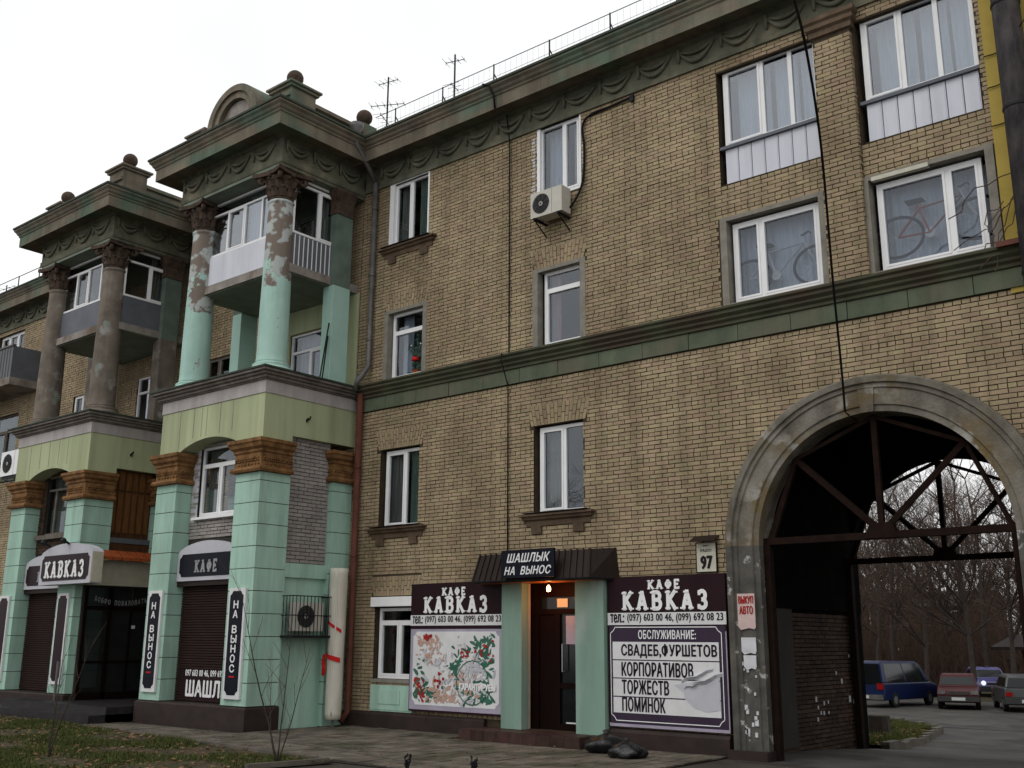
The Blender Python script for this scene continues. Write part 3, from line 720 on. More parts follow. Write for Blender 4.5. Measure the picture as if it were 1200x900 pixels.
# ------------------------------------------------------------------ the two columned bays
def pier(xa, xb, ya, yb, z0, z1, parent, h=.46):
    """painted pier of flush blocks with dark joints"""
    p = part('pier', MB().wbox(xa + .012, xb - .012, ya + .012, yb - .012, z0, z1), 'dark_mortar', parent)
    z = z0; r = random.Random(int(xa * 7))
    while z < z1 - .05:
        e = min(z + h, z1); part('pier_block', MB().wbox(xa, xb, ya, yb, z + .008, e - .008), 'mint', p); z = e
    return p
def pier_capital(xa, xb, ya, yb, z, parent):
    path = [(xa, yb), (xa, ya), (xb, ya), (xb, yb)]
    c = part('pier_capital', MB().sweep(path, [(0, z), (.09, z), (.11, z + .05), (.09, z + .1), (.03, z + .12), (.03, z + .4), (.06, z + .43), (.06, z + .48), (.12, z + .53), (.14, z + .6), (.17, z + .63), (.17, z + .7), (0, z + .7)]), 'ochre', parent)
    r = random.Random(3)
    for (fr, u0, u1) in ((F(ya - .03), xa, xb), (S(xb + .03), ya, yb)):
        mb = MB()
        u = u0 + .03
        while u < u1 - .05:
            cx, cz = u + .04, z + .25
            for k in range(5):
                t = R_(90 + (k - 2) * 40); mb.lathe(fr.p(cx + .035 * math.cos(t), cz - .02 + .07 * math.sin(t), 0), [(.0, -.01), (.028, 0), (.018, .025), (.0, .035)], 5, axis=fr.n)
            mb.lathe(fr.p(cx + .045, cz - .08, 0), [(.0, -.01), (.03, 0), (.02, .025), (.0, .03)], 6, axis=fr.n)
            u += .115
        part('leaf_relief', mb, 'ochre', c, smooth=True, kind='stuff')
def column(cx, cy, z0, z1, mat, parent, label=None):
    c = part('column_shaft', MB().lathe((cx, cy, 0), [(.37, z0 + .2), (.345, z0 + .26), (.34, z0 + .4), (.335, z0 + 1.4), (.315, z0 + 2.6), (.29, z1 - .12), (.285, z1 - .1), (.31, z1 - .08), (.31, z1 - .03), (.28, z1)], 28), mat, parent, smooth=True, label=label)
    part('column_base', MB().lathe((cx, cy, 0), [(.47, z0), (.48, z0 + .05), (.46, z0 + .09), (.41, z0 + .11), (.4, z0 + .14), (.42, z0 + .17), (.38, z0 + .2), (.35, z0 + .21)], 24), mat, c, smooth=True)
    # leafy capital
    part('column_capital', MB().lathe((cx, cy, 0), [(.28, z1), (.3, z1 + .04), (.27, z1 + .08), (.28, z1 + .3), (.35, z1 + .5), (.38, z1 + .56), (.3, z1 + .57)], 20), 'capital', c, smooth=True)
    mb = MB()
    for row, (rz, rr, h, n, off) in enumerate(((.06, .29, .22, 10, 0), (.24, .3, .24, 10, .5))):
        for i in range(n):
            t = 2 * math.pi * (i + off) / n; d = Vector((math.cos(t), math.sin(t), 0)); s = Vector((-d.y, d.x, 0)); o = Vector((cx, cy, z1 + rz))
            prev = None
            for k in range(5):
                f = k / 4; p = o + d * (rr + [0, .02, .05, .1, .12][k]) + Vector((0, 0, h * [0, .4, .75, 1, .86][k])); w = [.085, .095, .085, .06, .02][k]
                cur = (p - s * w, p + d * .035, p + s * w)
                if prev:
                    mb.poly([prev[0], cur[0], cur[1], prev[1]][::-1]); mb.poly([prev[1], cur[1], cur[2], prev[2]][::-1]); mb.poly([prev[0], prev[2], cur[2], cur[0]][::-1])
                prev = cur
    part('acanthus_leaves', mb, 'capital', c)
    mb = MB()
    for i in range(4):
        t = math.pi / 4 + i * math.pi / 2; d = Vector((math.cos(t), math.sin(t), 0)); s = Vector((-d.y, d.x, 0)); o = Vector((cx, cy, z1 + .5)) + d * .46
        pth = [o - d * .22 - Vector((0, 0, .12))] + [o + d * (.09 * math.cos(a) * (1 - q * .08)) + Vector((0, 0, .09 * math.sin(a) * (1 - q * .08))) for q, a in enumerate([math.pi * .6 - k * .8 for k in range(9)])]
        mb.tube(pth, [.03, .05, .055, .055, .05, .045, .04, .035, .03, .03], 6)
        t2 = i * math.pi / 2; d2 = Vector((math.cos(t2), math.sin(t2), 0)); mb.lathe(Vector((cx, cy, z1 + .58)) + d2 * .37, [(0, -.02), (.07, 0), (.05, .05), (0, .07)], 8, axis=d2)
    part('volutes', mb, 'capital', c, smooth=True)
    A = .5; pts = []
    for i in range(4):
        for k in range(6):
            u = -1 + 2 * k / 6; r = A * (1 - .22 * (1 - u * u)); t = i * math.pi / 2; x, y = r, u * A
            pts.append((x * math.cos(t) - y * math.sin(t), x * math.sin(t) + y * math.cos(t)))
    mb = MB(); b = 0
    for z in (z1 + .58, z1 + .68):
        for (x, y) in pts: mb.v.append(Vector((cx + x, cy + y, z)))
    k = len(pts); mb.f = [tuple(range(k, 2 * k)), tuple(reversed(range(k)))] + [(i, (i + 1) % k, k + (i + 1) % k, k + i) for i in range(k)]
    part('abacus', mb, 'capital', c)
def ball(cx, cy, z, r, parent):
    part('finial', MB().lathe((cx, cy, z), [(.09, -.02), (.14, 0), (.14, .05), (.07, .08)] + [(r * math.sin(R_(a)), .08 + r * .95 - r * math.cos(R_(a))) for a in range(25, 181, 14)], 20), 'capital', parent, smooth=True)
def pedestal(cx, cy, z, w, h, parent, top=True):
    p = part('parapet_pedestal', MB().sweep([(cx - w, cy + w), (cx - w, cy - w), (cx + w, cy - w), (cx + w, cy + w)], [(0, z), (0, z + h - .14), (.06, z + h - .12), (.06, z + h - .07), (.11, z + h - .05), (.11, z + h), (-w + .17, z + h + .03), (-w + .17, z + h + .08)], closed=True), 'cornice', parent)
    if top: ball(cx, cy, z + h + .08, .2, p)
    return p

for (XL, XRt, no) in BAYS:
    mint_col = 'column_mint' if no == 1 else 'column_bare'
    fp = F(BY); sd = S(XRt)
    plinth = part('plinth', MB().sweep([(XL, -.01), (XL, BY), (XRt, BY), (XRt, -1.8 if no == 1 else -2.4)], [(-.3, -.3), (.06, -.3), (.06, .44), (.03, .47), (-.3, .48)]), 'plinth', BLD)
    pw = .8
    ps = [(XL, XL + pw, BY, BY + pw), (XRt - pw - .05, XRt, BY, BY + pw)]
    for (xa, xb, ya, yb) in ps: pier(xa, xb, ya, yb, .482, 5.27, BLD); pier_capital(xa, xb, ya, yb, 5.27, BLD)
    for x in (XRt - .32, XL + .0): pier(x, x + .32, -.6, -.02, .0, 5.27, BLD); pier_capital(x, x + .32, -.6, -.02, 5.27, BLD)
    # body behind the piers
    a, b_ = XL + pw, XRt - pw - .05
    hw = (a + .28, b_ - .12, 4.5, 6.12)
    Yr = BY + .42
    mb = MB(); backing(mb, F(Yr), a, b_, .47, 6.98, [('r',) + hw], -.2, -.012)
    fw_ = part('bay_wall', mb, 'dark_mortar', BLD)
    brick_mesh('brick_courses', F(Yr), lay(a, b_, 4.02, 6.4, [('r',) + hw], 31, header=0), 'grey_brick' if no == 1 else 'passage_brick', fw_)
    # front shutter
    sh = part('roller_shutter', MB().box(F(Yr), a, b_, 2.95, 3.12, 0, .2), 'dark_brown_metal', BLD)
    z = .5; mb = MB()
    for i in range(44):
        zz = .5 + i * .0555; mb.prism(S(0), [(-Yr * -1 - .03, zz), (Yr - .055, zz + .008), (Yr - .055, zz + .04), (Yr - .03, zz + .05)], a + .03, b_ - .03)
    part('shutter_slats', mb, 'shutter_brown', sh, kind='stuff')
    # window over the sign
    if no == 1:
        w = window(F(Yr), hw[0], hw[1], hw[2], hw[3], -.05, [.4, .93], transom=.74, parent=BLD, glassm='glass', fw=.06, sash=[0, 1], curt=[(.05, .35, 'curtain_dark')], label='arched white window over the cafe sign')
        part('sill', MB().box(F(Yr), hw[0] - .1, hw[1] + .1, hw[2] - .06, hw[2] - .002, -.1, .1), 'upvc', w)
        part('window_surround', MB().box(F(Yr), a + .02, hw[0], hw[2] - .1, 6.3, -.05, .012), 'upvc_grey', BLD)
    else:
        w = window(F(Yr), hw[0] - .15, hw[1], hw[2], hw[3], -.05, [.28, .6], transom=.76, parent=BLD, glassm='glass_dim', fmat='old_frame', fw=.06, sash=[], curt=[(.1, .9, 'curtain_dark')], label='old brown window with a curtain')
        part('sill', MB().box(F(Yr), hw[0] - .2, hw[1] + .1, hw[2] - .12, hw[2] - .002, -.1, .12), 'old_frame', w)
    # lime fascia with segmental arch in front, straight lintels at the sides
    mb = MB(); z0, z1 = 5.972, 6.98; pts = [(XL, z0), (a, z0)]
    for i in range(13):
        t = i / 12; pts.append((a + (b_ - a) * t, z0 + .01 + .24 * max(0, math.sin(math.pi * t)) ** .8))
    pts += [(b_, z0), (XRt, z0), (XRt, z1), (XL, z1)]
    fa = part('fascia', MB().prism(F(BY), pts, -.6, .0), 'lime', BLD)
    mb = MB().prism(S(XRt), [(BY + .601, 5.972), (BY + .8, 5.972), (BY + .8, 6.14), (-.0, 6.14), (-.0, 6.98), (BY + .601, 6.98)], -.3, 0)
    part('fascia', mb, 'lime', BLD); part('fascia', MB().wbox(XL, XL + .3, BY + .601, 0, 5.972, 6.98), 'lime', BLD)
    mb = MB()
    for t in (.28, .42, .55, .68, .8, .5, .36)[:6 if no == 1 else 5]:
        x = XL + (XRt - XL) * t - .35; zz = 6.27 if a < x < b_ else 6.0
        mb.box(F(BY), x, x + .014, zz, 6.97, -.01, .003)
    part('seam', mb, 'moulding', fa, kind='stuff')
    part('iron_hook', MB().tube([sd.p(-1.45, 6.55, 0), sd.p(-1.45, 6.55, .12), sd.p(-1.45, 6.62, .14)], .02, 6).tube([sd.p(-1.45, 6.5, .01), sd.p(-1.42, 6.6, .03)], .02, 6), 'black_metal', BLD)
    path = [(XL, 0), (XL, BY), (XRt, BY), (XRt, 0)]
    part('white_band', MB().sweep(path, [(-.3, 6.982), (.02, 6.982), (.02, 7.26), (-.3, 7.262)]), 'white_band', BLD)
    bc = part('string_cornice', MB().sweep(path, [(-.3, 7.263), (.05, 7.263), (.07, 7.29), (.11, 7.3), (.11, 7.345), (.17, 7.365), (.17, 7.41), (.24, 7.425), (.24, 7.475), (-.3, 7.478)]), 'moulding', BLD)
    part('flashing', MB().sweep(path, [(-.3, 7.48), (.27, 7.48), (.27, 7.52), (-.3, 7.56)]), 'moss_metal', bc)
    part('balcony_floor', MB().wbox(XL + .2, XRt - .2, BY + .2, -.01, 7.3, 7.55), 'concrete', BLD)
    part('ceiling', MB().wbox(XL + .05, XRt - .05, BY + .65, -.01, 6.6, 6.75), 'soffit', BLD)
    # side wall: recessed brick panel, green lintel
    if no == 1:
        sp = part('bay_wall', MB().wbox(XRt - .4, XRt - .16, BY + .8, -.6, .0, 6.14), 'dark_mortar', BLD)
        brick_mesh('brick_courses', S(XRt - .148), lay(BY + .8, -.6, 3.42, 6.13, [], 41, header=0, ph=.083), 'grey_brick', sp)
        part('lintel', MB().wbox(XRt - .2, XRt - .05, BY + .8, -.6, 3.1, 3.4), 'mint', BLD)
        part('lower_panel', MB().wbox(XRt - .2, XRt - .14, BY + .8, -.6, -.2, 3.1), 'mint', BLD)
    else:
        w = part('wood_bay_window', MB().wbox(XRt - .3, XRt - .2, BY + .8, -.6, 4.35, 6.14), 'dark_wood', BLD, label='orange-brown varnished wooden infill window')
        for i in range(3):
            for (zz, hh) in ((4.5, 1.05), (5.62, .48)):
                y0 = BY + .84 + i * .39; part('pane', MB().wbox(XRt - .205, XRt - .185, y0, y0 + .33, zz, zz + hh), 'orange_wood', w)
                part('muntin', MB().wbox(XRt - .19, XRt - .165, y0 + .15, y0 + .18, zz, zz + hh), 'dark_wood', w)
        part('sill', MB().wbox(XRt - .3, XRt - .08, BY + .8, -.6, 4.22, 4.35), 'slate_siding', w)
        part('sill_board', MB().wbox(XRt - .3, XRt - .1, BY + .8, -.6, 3.99, 4.218), 'dark_wood', BLD)
    # loggia on columns
    cxs = (XRt - .42, XL + .5)
    for cx in cxs: column(cx, BY + .42, 7.54, 11.62, mint_col, BLD)
    for (x0, x1) in ((XRt - .36, XRt - .0), (XL, XL + .36)):
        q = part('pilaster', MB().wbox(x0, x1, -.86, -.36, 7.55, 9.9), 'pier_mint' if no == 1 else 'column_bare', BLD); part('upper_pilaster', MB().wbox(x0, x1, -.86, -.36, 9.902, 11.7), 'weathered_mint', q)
        part('pilaster_capital', MB().sweep([(x0, -.36), (x0, -.86), (x1, -.86), (x1, -.36)], [(0, 11.7), (.03, 11.7), (.02, 11.8), (.03, 12.0), (.1, 12.15), (.14, 12.24), (.14, 12.3), (0, 12.3)]), 'capital', q)
    sl = part('balcony_slab', MB().wbox(XL + .35, XRt - .12, -2.28, -.01, 9.92, 10.12), 'concrete', BLD)
    part('slab_soffit', MB().wbox(XL + .4, XRt - .17, -2.22, -.02, 9.9, 9.918), 'soffit' , sl)
    pm = 'siding' if no == 1 else 'slate_siding'
    fx0, fx1 = XL + .78, XRt - .72
    part('balustrade_panel', MB().wbox(fx0, fx1, -2.2, -2.15, 10.12, 10.88), pm, BLD)
    window(F(-2.17), fx0 - .05, fx1 + .05, 10.9, 12.28, .0, [.27, .54, .8], transom=.78, parent=BLD, glassm='glass_bright' if no == 1 else 'glass', fw=.05, sash=[1], curt=[(.5, .8, 'curtain')] if no == 1 else None, label='white balcony glazing facing the street')
    mb = MB().wbox(XRt - .2, XRt - .16, -2.0, -.55, 10.12, 10.88); bp_ = part('balustrade_panel', mb, 'slate_siding', BLD)
    if no == 1:
        for i in range(11):
            y = -1.95 + i * .13; part('stripe', MB().wbox(XRt - .162, XRt - .15, y, y + .022, 10.13, 10.87), 'upvc', bp_)
    window(S(XRt - .17), -2.02, -.5, 10.9, 12.28, 0, [.5], transom=.9 if no == 1 else .74, parent=BLD, glassm='glass_dim', fw=.055, sash=[1], curt=[(.55, .95, 'curtain_dark')], label='white balcony glazing on the side of the bay')
    part('balcony_ceiling', MB().wbox(XL + .02, XRt - .02, BY + .02, -.01, 12.3, 12.42), 'soffit', BLD)
    # wall at the back of the loggia
    if no == 1:
        part('plastered_wall', MB().wbox(XL + .02, -20.5, -.06, -.015, 7.55, 9.9).wbox(-19.0, XRt - .02, -.06, -.015, 7.55, 9.9).wbox(-20.5, -19.0, -.06, -.015, 9.3, 9.9), 'lime', BLD)
        window(F(0), -20.5, -19.0, 7.6, 9.3, -.02, [.5], transom=.72, parent=BLD, glassm='glass', fmat='upvc', sash=[1], curt=[(.05, .95, 'curtain')])
    else:
        window(F(0), -27.6, -26.3, 7.6, 9.3, -.02, [.5], transom=.72, parent=BLD, glassm='glass_bright', fmat='upvc', sash=[1], curt=[(.05, .95, 'curtain')])
    window(F(0), XL - 2.3, XL - 1.2, 8.15, 9.3, -.05, [.5], parent=BLD, glassm='glass_dim', fmat='old_frame' if no == 1 else 'upvc')
    # entablature, parapet
    e = entablature([(XL, 0), (XL, BY + .05), (XRt, BY + .05), (XRt, 0)], lower=.14)
    x = XL + .1
    for i in range(4): garland(F(BY + .05), x, x + .8, 12.88, .05, e); x += .93
    y = BY + .12
    for i in range(3): garland(sd, y, y + .68, 12.88, .05, e); y += .8
    part('parapet', MB().sweep([(XL + .05, 0), (XL + .05, BY + .2), (XRt - .05, BY + .2), (XRt - .05, 0)], [(-.3, 13.5), (.12, 13.5), (.12, 14.0), (.2, 14.03), (.2, 14.12), (-.3, 14.16)]), 'cornice', BLD)
    part('bay_roof', MB().wbox(XL - .1, XRt + .1, BY - .1, -.01, 13.45, 13.56), 'dark_brown_metal', BLD)
    pedestal(XRt - .2, BY + .42, 13.57, .36, .82 if no == 1 else .9, BLD); pedestal(XL + .3, BY + .42, 13.57, .33, .72, BLD, no == 2)
    if no == 1:
        ball(XRt + .3, -.4, 14.02, .2, BLD); part('finial_block', MB().wbox(XRt + .08, XRt + .52, -.62, -.18, 13.6, 14.02), 'cornice', BLD)
        cx = (XL + XRt) / 2 + .05; pts = [(cx - 1.25, 13.57), (cx + 1.25, 13.57), (cx + 1.25, 13.8), (cx + .95, 13.84), (cx + .93, 14.0)]
        pts += [(cx + .86 * math.cos(R_(t)), 14.02 + .8 * math.sin(R_(t))) for t in range(0, 181, 12)] + [(cx - .93, 14.0), (cx - .95, 13.84), (cx - 1.25, 13.8)]
        pd = part('arched_pediment', MB().prism(F(BY + .1), pts, -.5, 0), 'cornice', BLD)
        mb = MB(); K = 20
        for i in range(K):
            t0, t1 = R_(180 * i / K), R_(180 * (i + 1) / K)
            q = [(cx + r * math.cos(t), 14.02 + r * .93 * math.sin(t)) for r, t in ((.62, t0), (.9, t0), (.9, t1), (.62, t1))]
            mb.prism(F(BY + .1), q, -.55, .16); q = [(cx + r * math.cos(t), 14.02 + r * .93 * math.sin(t)) for r, t in ((.8, t0), (.98, t0), (.98, t1), (.8, t1))]; mb.prism(F(BY + .1), q, -.55, .22)
        part('pediment_moulding', mb, 'cornice', pd)
        part('pediment_field', MB().prism(F(BY + .1), [(cx - .6, 13.95), (cx + .6, 13.95)] + [(cx + .6 * math.cos(R_(t)), 14.0 + .58 * math.sin(R_(t))) for t in range(0, 181, 15)], .0, .05), 'concrete', pd)
        part('scroll', MB().lathe((cx - 1.12, BY, 13.98), [(0, -.14), (.17, -.12), (.17, .12), (0, .14)], 14, axis=(0, 1, 0)).lathe((cx + 1.12, BY, 13.98), [(0, -.14), (.17, -.12), (.17, .12), (0, .14)], 14, axis=(0, 1, 0)), 'capital', pd)

# infill body between the bays at street level, so the houses read solid
part('bay_wall', MB().wbox(-25.1, -21.9, -.05, -.012, .3, 3.4), 'dark_mortar', BLD)

# ---- café entrance on the side of the left bay
ent = part('entrance_portal', MB().wbox(-25.14, -24.75, -2.55, -.3, 3.1, 3.72), 'cream', BLD, label='pale fascia over the dark cafe entrance')
tb = MB()
for i in range(9): tb.prism(F(0), [(-24.8, 3.98), (-24.52, 3.8), (-24.5, 3.72), (-24.8, 3.8)], 2.5 - i * .25, 2.5 - i * .25 - .23)
part('roof_tiles', tb, 'terracotta', BLD)
part('entrance_recess', MB().wbox(-25.15, -25.1, -2.4, -.35, .3, 3.1), 'dark_mortar', BLD)
gd = part('glazed_door', MB().wbox(-25.09, -25.05, -2.3, -.4, .34, .5).wbox(-25.09, -25.05, -2.3, -.4, 2.5, 2.6).wbox(-25.09, -25.05, -2.3, -.4, 1.2, 1.26).wbox(-25.09, -25.05, -2.35, -2.28, .34, 3.05).wbox(-25.09, -25.05, -1.7, -1.6, .34, 3.05).wbox(-25.09, -25.05, -.5, -.4, .34, 3.05).wbox(-25.09, -25.05, -1.08, -1.03, .5, 2.5), 'door_maroon', BLD)
for (y0, y1) in ((-2.28, -1.7), (-1.6, -1.08), (-1.03, -.5)):
    for (z0, z1) in ((.5, 1.2), (1.26, 2.5), (2.6, 3.05)): part('pane', MB().wbox(-25.085, -25.07, y0, y1, z0, z1), 'glass_dim', gd)
mb = MB(); s_ = 'ДОБРО ПОЖАЛОВАТЬ'
for i, ch in enumerate(s_):
    if ch == ' ': continue
    u = -2.12 + i * .093; t = (i - 7.5) / 7.5; text(mb, S(-25.04), ch, u, u + .065, 2.62 + .1 * t * t, 2.74 + .1 * t * t, .012)
part('door_banner', mb, 'letter_grey', gd, kind='stuff')
part('intercom_light', MB().wbox(-25.06, -25.02, -1.02, -.94, 2.05, 2.13), 'sign_white', gd)
for i in range(2):
    t_ = part('entrance_step', MB().wbox(-27.6 + i * .6, -22.1, -3.62 + i * .4, -.3, -.1, .17 + i * .16), 'black_tile', BLD)
part('handrail_post', MB().tube([(-25.3, -2.75, .3), (-25.3, -2.75, 1.25)], .035, 8), 'pipe_grey', BLD)

# ---- main entrance with its painted pillars, door, step and canopy
for x0, x1 in ((-13.26, -12.76), (-11.5, -10.87)):
    part('door_pillar', MB().wbox(x0, x1, -.22, -.015, .2, 2.96), 'pale_mint', BLD)
dr = part('entrance_door', MB().box(F(.18), -12.85, -11.5, 2.3, 2.4, -.05, .05).box(F(.18), -12.85, -12.62, .2, 2.95, -.05, .06).box(F(.18), -11.62, -11.5, .2, 2.95, -.05, .06).box(F(.18), -12.25, -12.12, .2, 2.3, -.05, .045)
          .box(F(.18), -12.12, -11.62, .2, .32, -.04, .04).box(F(.18), -12.12, -11.62, .95, 1.05, -.04, .04).box(F(.18), -12.62, -12.25, .2, 2.3, -.04, .02).box(F(.18), -12.62, -11.62, 2.62, 2.95, -.05, .02), 'door_maroon', BLD)
part('pane', MB().box(F(.18), -12.12, -11.62, 1.05, 2.3, -.01, .0).box(F(.18), -12.12, -11.62, .32, .95, -.01, .0), 'car_glass', dr)
part('pane', MB().box(F(.18), -12.62, -11.62, 2.4, 2.62, -.01, .0), 'car_glass', dr)
part('handle', MB().tube([F(.18).p(-12.02, 1.25, .03), F(.18).p(-12.02, 1.25, .1), F(.18).p(-12.02, 1.75, .1), F(.18).p(-12.02, 1.75, .03)], .016, 6), 'chrome', dr)
part('notice', MB().box(F(.18), -12.0, -11.72, 1.75, 2.27, .005, .01), 'sign_lilac', dr)
part('transom_plate', MB().box(F(.18), -12.2, -11.95, 2.43, 2.59, .005, .02), 'cream', dr)
part('threshold_mark', MB().box(F(.18), -11.98, -11.66, .33, .355, .04, .05), 'sign_white', dr)
part('door_jamb', MB().wbox(-12.86, -12.80, -.1, .1, .2, 2.96), 'cream', BLD)
part('wood_soffit', MB().wbox(-12.84, -11.51, -.3, .14, 2.9, 2.955), 'wood_soffit', BLD)
st = part('entrance_step', MB().wbox(-13.85, -11.08, -.72, -.0, -.2, .17), 'dark_mortar', BLD)
n = 9
for i in range(n):
    x0 = -13.86 + i * 2.79 / n; x1 = x0 + 2.79 / n
    part('granite_tile', MB().wbox(x0 + .004, x1 - .004, -.745, -.721, -.15, .172), 'red_granite', st)
    part('granite_tile', MB().wbox(x0 + .004, x1 - .004, -.72, -.36, .17, .195), 'red_granite', st); part('granite_tile', MB().wbox(x0 + .004, x1 - .004, -.352, -.0, .17, .195), 'red_granite', st)
part('granite_tile', MB().wbox(-11.078, -11.055, -.74, -.15, -.15, .19), 'red_granite', st)

cn = thing('door_canopy', 'dark brown ribbed metal canopy sloping over the lit cafe door', 'canopy', (-12.3, 0, 2.9))
A_, B_, Bw, Aw = [Vector(q) for q in ((-13.69, -.6, 2.91), (-10.92, -.6, 2.91), (-10.66, -.02, 2.91), (-13.9, -.02, 2.91))]
C_, D_, Dw, Cw = [Vector(q) for q in ((-13.68, -.38, 3.44), (-11.04, -.38, 3.44), (-10.72, -.02, 3.47), (-13.9, -.02, 3.47))]
part('roof_sheet', MB().poly([A_, B_, D_, C_]).poly([B_, Bw, Dw, D_]).poly([Aw, A_, C_, Cw]).poly([C_, D_, Dw, Cw]).poly([Aw, Bw, B_, A_]), 'dark_brown_metal', cn)
for i in range(20): t = i / 19; part('rib', MB().tube([A_.lerp(B_, t) + Vector((0, -.01, 0)), C_.lerp(D_, t) + Vector((0, -.01, .01))], .02, 4), 'dark_brown_metal', cn)
for i in range(1, 5): t = i / 4; part('rib', MB().tube([B_.lerp(Bw, t), D_.lerp(Dw, t)], .018, 4), 'dark_brown_metal', cn)
part('corner_strip', MB().tube([B_, D_], .03, 5), 'pipe_grey' if False else 'dark_brown_metal', cn)
part('fascia_strip', MB().tube([Aw, A_, B_, Bw], .022, 4), 'black_metal', cn)
part('underside', MB().poly([q + Vector((0, 0, -.03)) for q in (Aw, Bw, B_ + Vector((-.03, .03, 0)), A_ + Vector((.03, .03, 0)))]), 'wood_soffit', cn)
bs = thing('canopy_sign', 'black board lettered in white italics fixed to the front of the door canopy', 'sign', (-12.6, -.66, 2.95))
CS = F(-.70)
part('board', MB().box(CS, -12.88, -11.62, 2.95, 3.47, -.05, 0), 'sign_navy', bs)
line(bs, 'letter_white', CS, 'ШАШЛЫК', -12.74, -11.7, 3.24, 3.4, .006, .016, .3); line(bs, 'letter_white', CS, 'НА  ВЫНОС', -12.8, -11.68, 3.01, 3.16, .006, .016, .3)
lb = thing('light_bulb', 'bare glowing orange bulb hanging above the cafe door', 'light bulb', (-12.05, -.3, 2.72))
part('glass_bulb', MB().lathe((-12.05, -.3, 2.7), [(.0, 0), (.03, .01), (.042, .05), (.03, .09), (.015, .12)], 12), 'bulb_glow', lb, smooth=True)
part('socket', MB().tube([(-12.05, -.3, 2.82), (-12.05, -.3, 2.89)], .018, 8), 'black_metal', lb)
pl = bpy.data.lights.new('bulb_light', 'POINT'); pl.energy = 16; pl.color = (1, .38, .12); pl.shadow_soft_size = .05
plo = raw('bulb_light', pl, None, (-12.05, -.3, 2.62))

# ================================================================== SIGNS
def notch(u0, u1, v0, v1, c):
    return [(u0 + c, v0), (u1 - c, v0), (u1 - c * .6, v0 + c * .6), (u1, v0 + c), (u1, v1 - c), (u1 - c * .6, v1 - c * .6), (u1 - c, v1), (u0 + c, v1), (u0 + c * .6, v1 - c * .6), (u0, v1 - c), (u0, v0 + c), (u0 + c * .6, v0 + c * .6)]
PHONE = '(097) 603 00 46, (099) 692 08 23'
# poster right of the door
PX0, PX1 = -10.84, -8.47; PF = F(-.13)
p = thing('cafe_poster', 'dark poster listing banquet services, torn and peeling at its lower right', 'poster', (-9.65, -.1, .38), 'large cafe posters on the wall')
part('backing', MB().box(PF, PX0, PX1, .36, 2.93, -.1, 0), 'sign_maroon', p)
part('lower_field', MB().box(PF, PX0 + .03, PX1 - .03, .42, 2.07, 0, .004), 'sign_purple', p)
part('lilac_border', MB().box(PF, PX0 + .01, PX1 - .01, .37, .43, .0, .003).box(PF, PX1 - .06, PX1 - .01, .43, 1.98, .0, .003), 'sign_lilac', p)
part('phone_strip', MB().box(PF, PX0, PX1, 2.09, 2.3, 0, .006), 'sign_white', p)
slab_line(p, 'letter_white', PF, 'КАФЕ', -10.0, -9.3, 2.7, 2.85, .006); slab_line(p, 'letter_white', PF, 'КАВКАЗ', -10.55, -8.75, 2.35, 2.66, .006)
line(p, 'ink', PF, 'тел.:', -10.78, -10.48, 2.13, 2.28, .009, .02); line(p, 'ink', PF, PHONE, -10.42, -8.52, 2.12, 2.28, .009, .012)
part('lettering', text(MB(), PF, 'ОБСЛУЖИВАНИЕ:', -10.2, -9.05, 1.85, 2.0, .007, .01), 'letter_white', p)
for (a, c) in ((1.5, 1.8), (1.19, 1.48), (.88, 1.17), (.6, .86)): part('white_row', MB().box(PF, PX0 + .1, PX1 - .16, a, c, .003, .009), 'sign_paper' if False else 'sign_white', p)
for s_, x1_, z_ in (('СВАДЕБ,ФУРШЕТОВ', -8.66, 1.53), ('КОРПОРАТИВОВ', -9.12, 1.22), ('ТОРЖЕСТВ', -9.6, .92), ('ПОМИНОК', -9.68, .63)): line(p, 'ink', PF, s_, -10.56, x1_, z_, z_ + .235, .012, .014)
r = random.Random(2)
part('peeling_patch', MB().prism(PF, [(-9.5, 1.1), (-9.2, 1.14), (-8.9, 1.2), (-8.64, 1.3), (-8.64, .72), (-8.9, .68), (-9.12, .74), (-9.3, .88), (-9.32, .98)], .009, .015), 'sign_paper', p)
for (x, z, l, w) in ((-9.35, 1.17, .6, .05), (-9.2, 1.1, .62, .07), (-9.3, 1.05, .35, .03)):
    mb = MB(); q = [(x + l * t, z + .32 * l * t + .02 * math.sin(t * 9), .02 + .05 * math.sin(math.pi * t)) for t in [i / 6 for i in range(7)]]
    for a, c in zip(q, q[1:]): mb.poly([PF.p(a[0], a[1] - w, .012), PF.p(c[0], c[1] - w * .7, .012), PF.p(*c), PF.p(*a)]); mb.poly([PF.p(*a), PF.p(*c), PF.p(c[0], c[1] + w * .3, .01), PF.p(a[0], a[1] + w * .3, .01)])
    part('paper_curl', mb, 'sign_paper', p, smooth=True)
mb = MB()
def outline(mb, fr, pts, w, n):
    for a, c in zip(pts, pts[1:] + pts[:1]): stroke(mb, fr, [a, c], w, n)
outline(mb, PF, notch(PX0 + .06, PX1 - .1, .47, 2.05, .1), .014, .012); part('white_border', mb, 'letter_white', p)
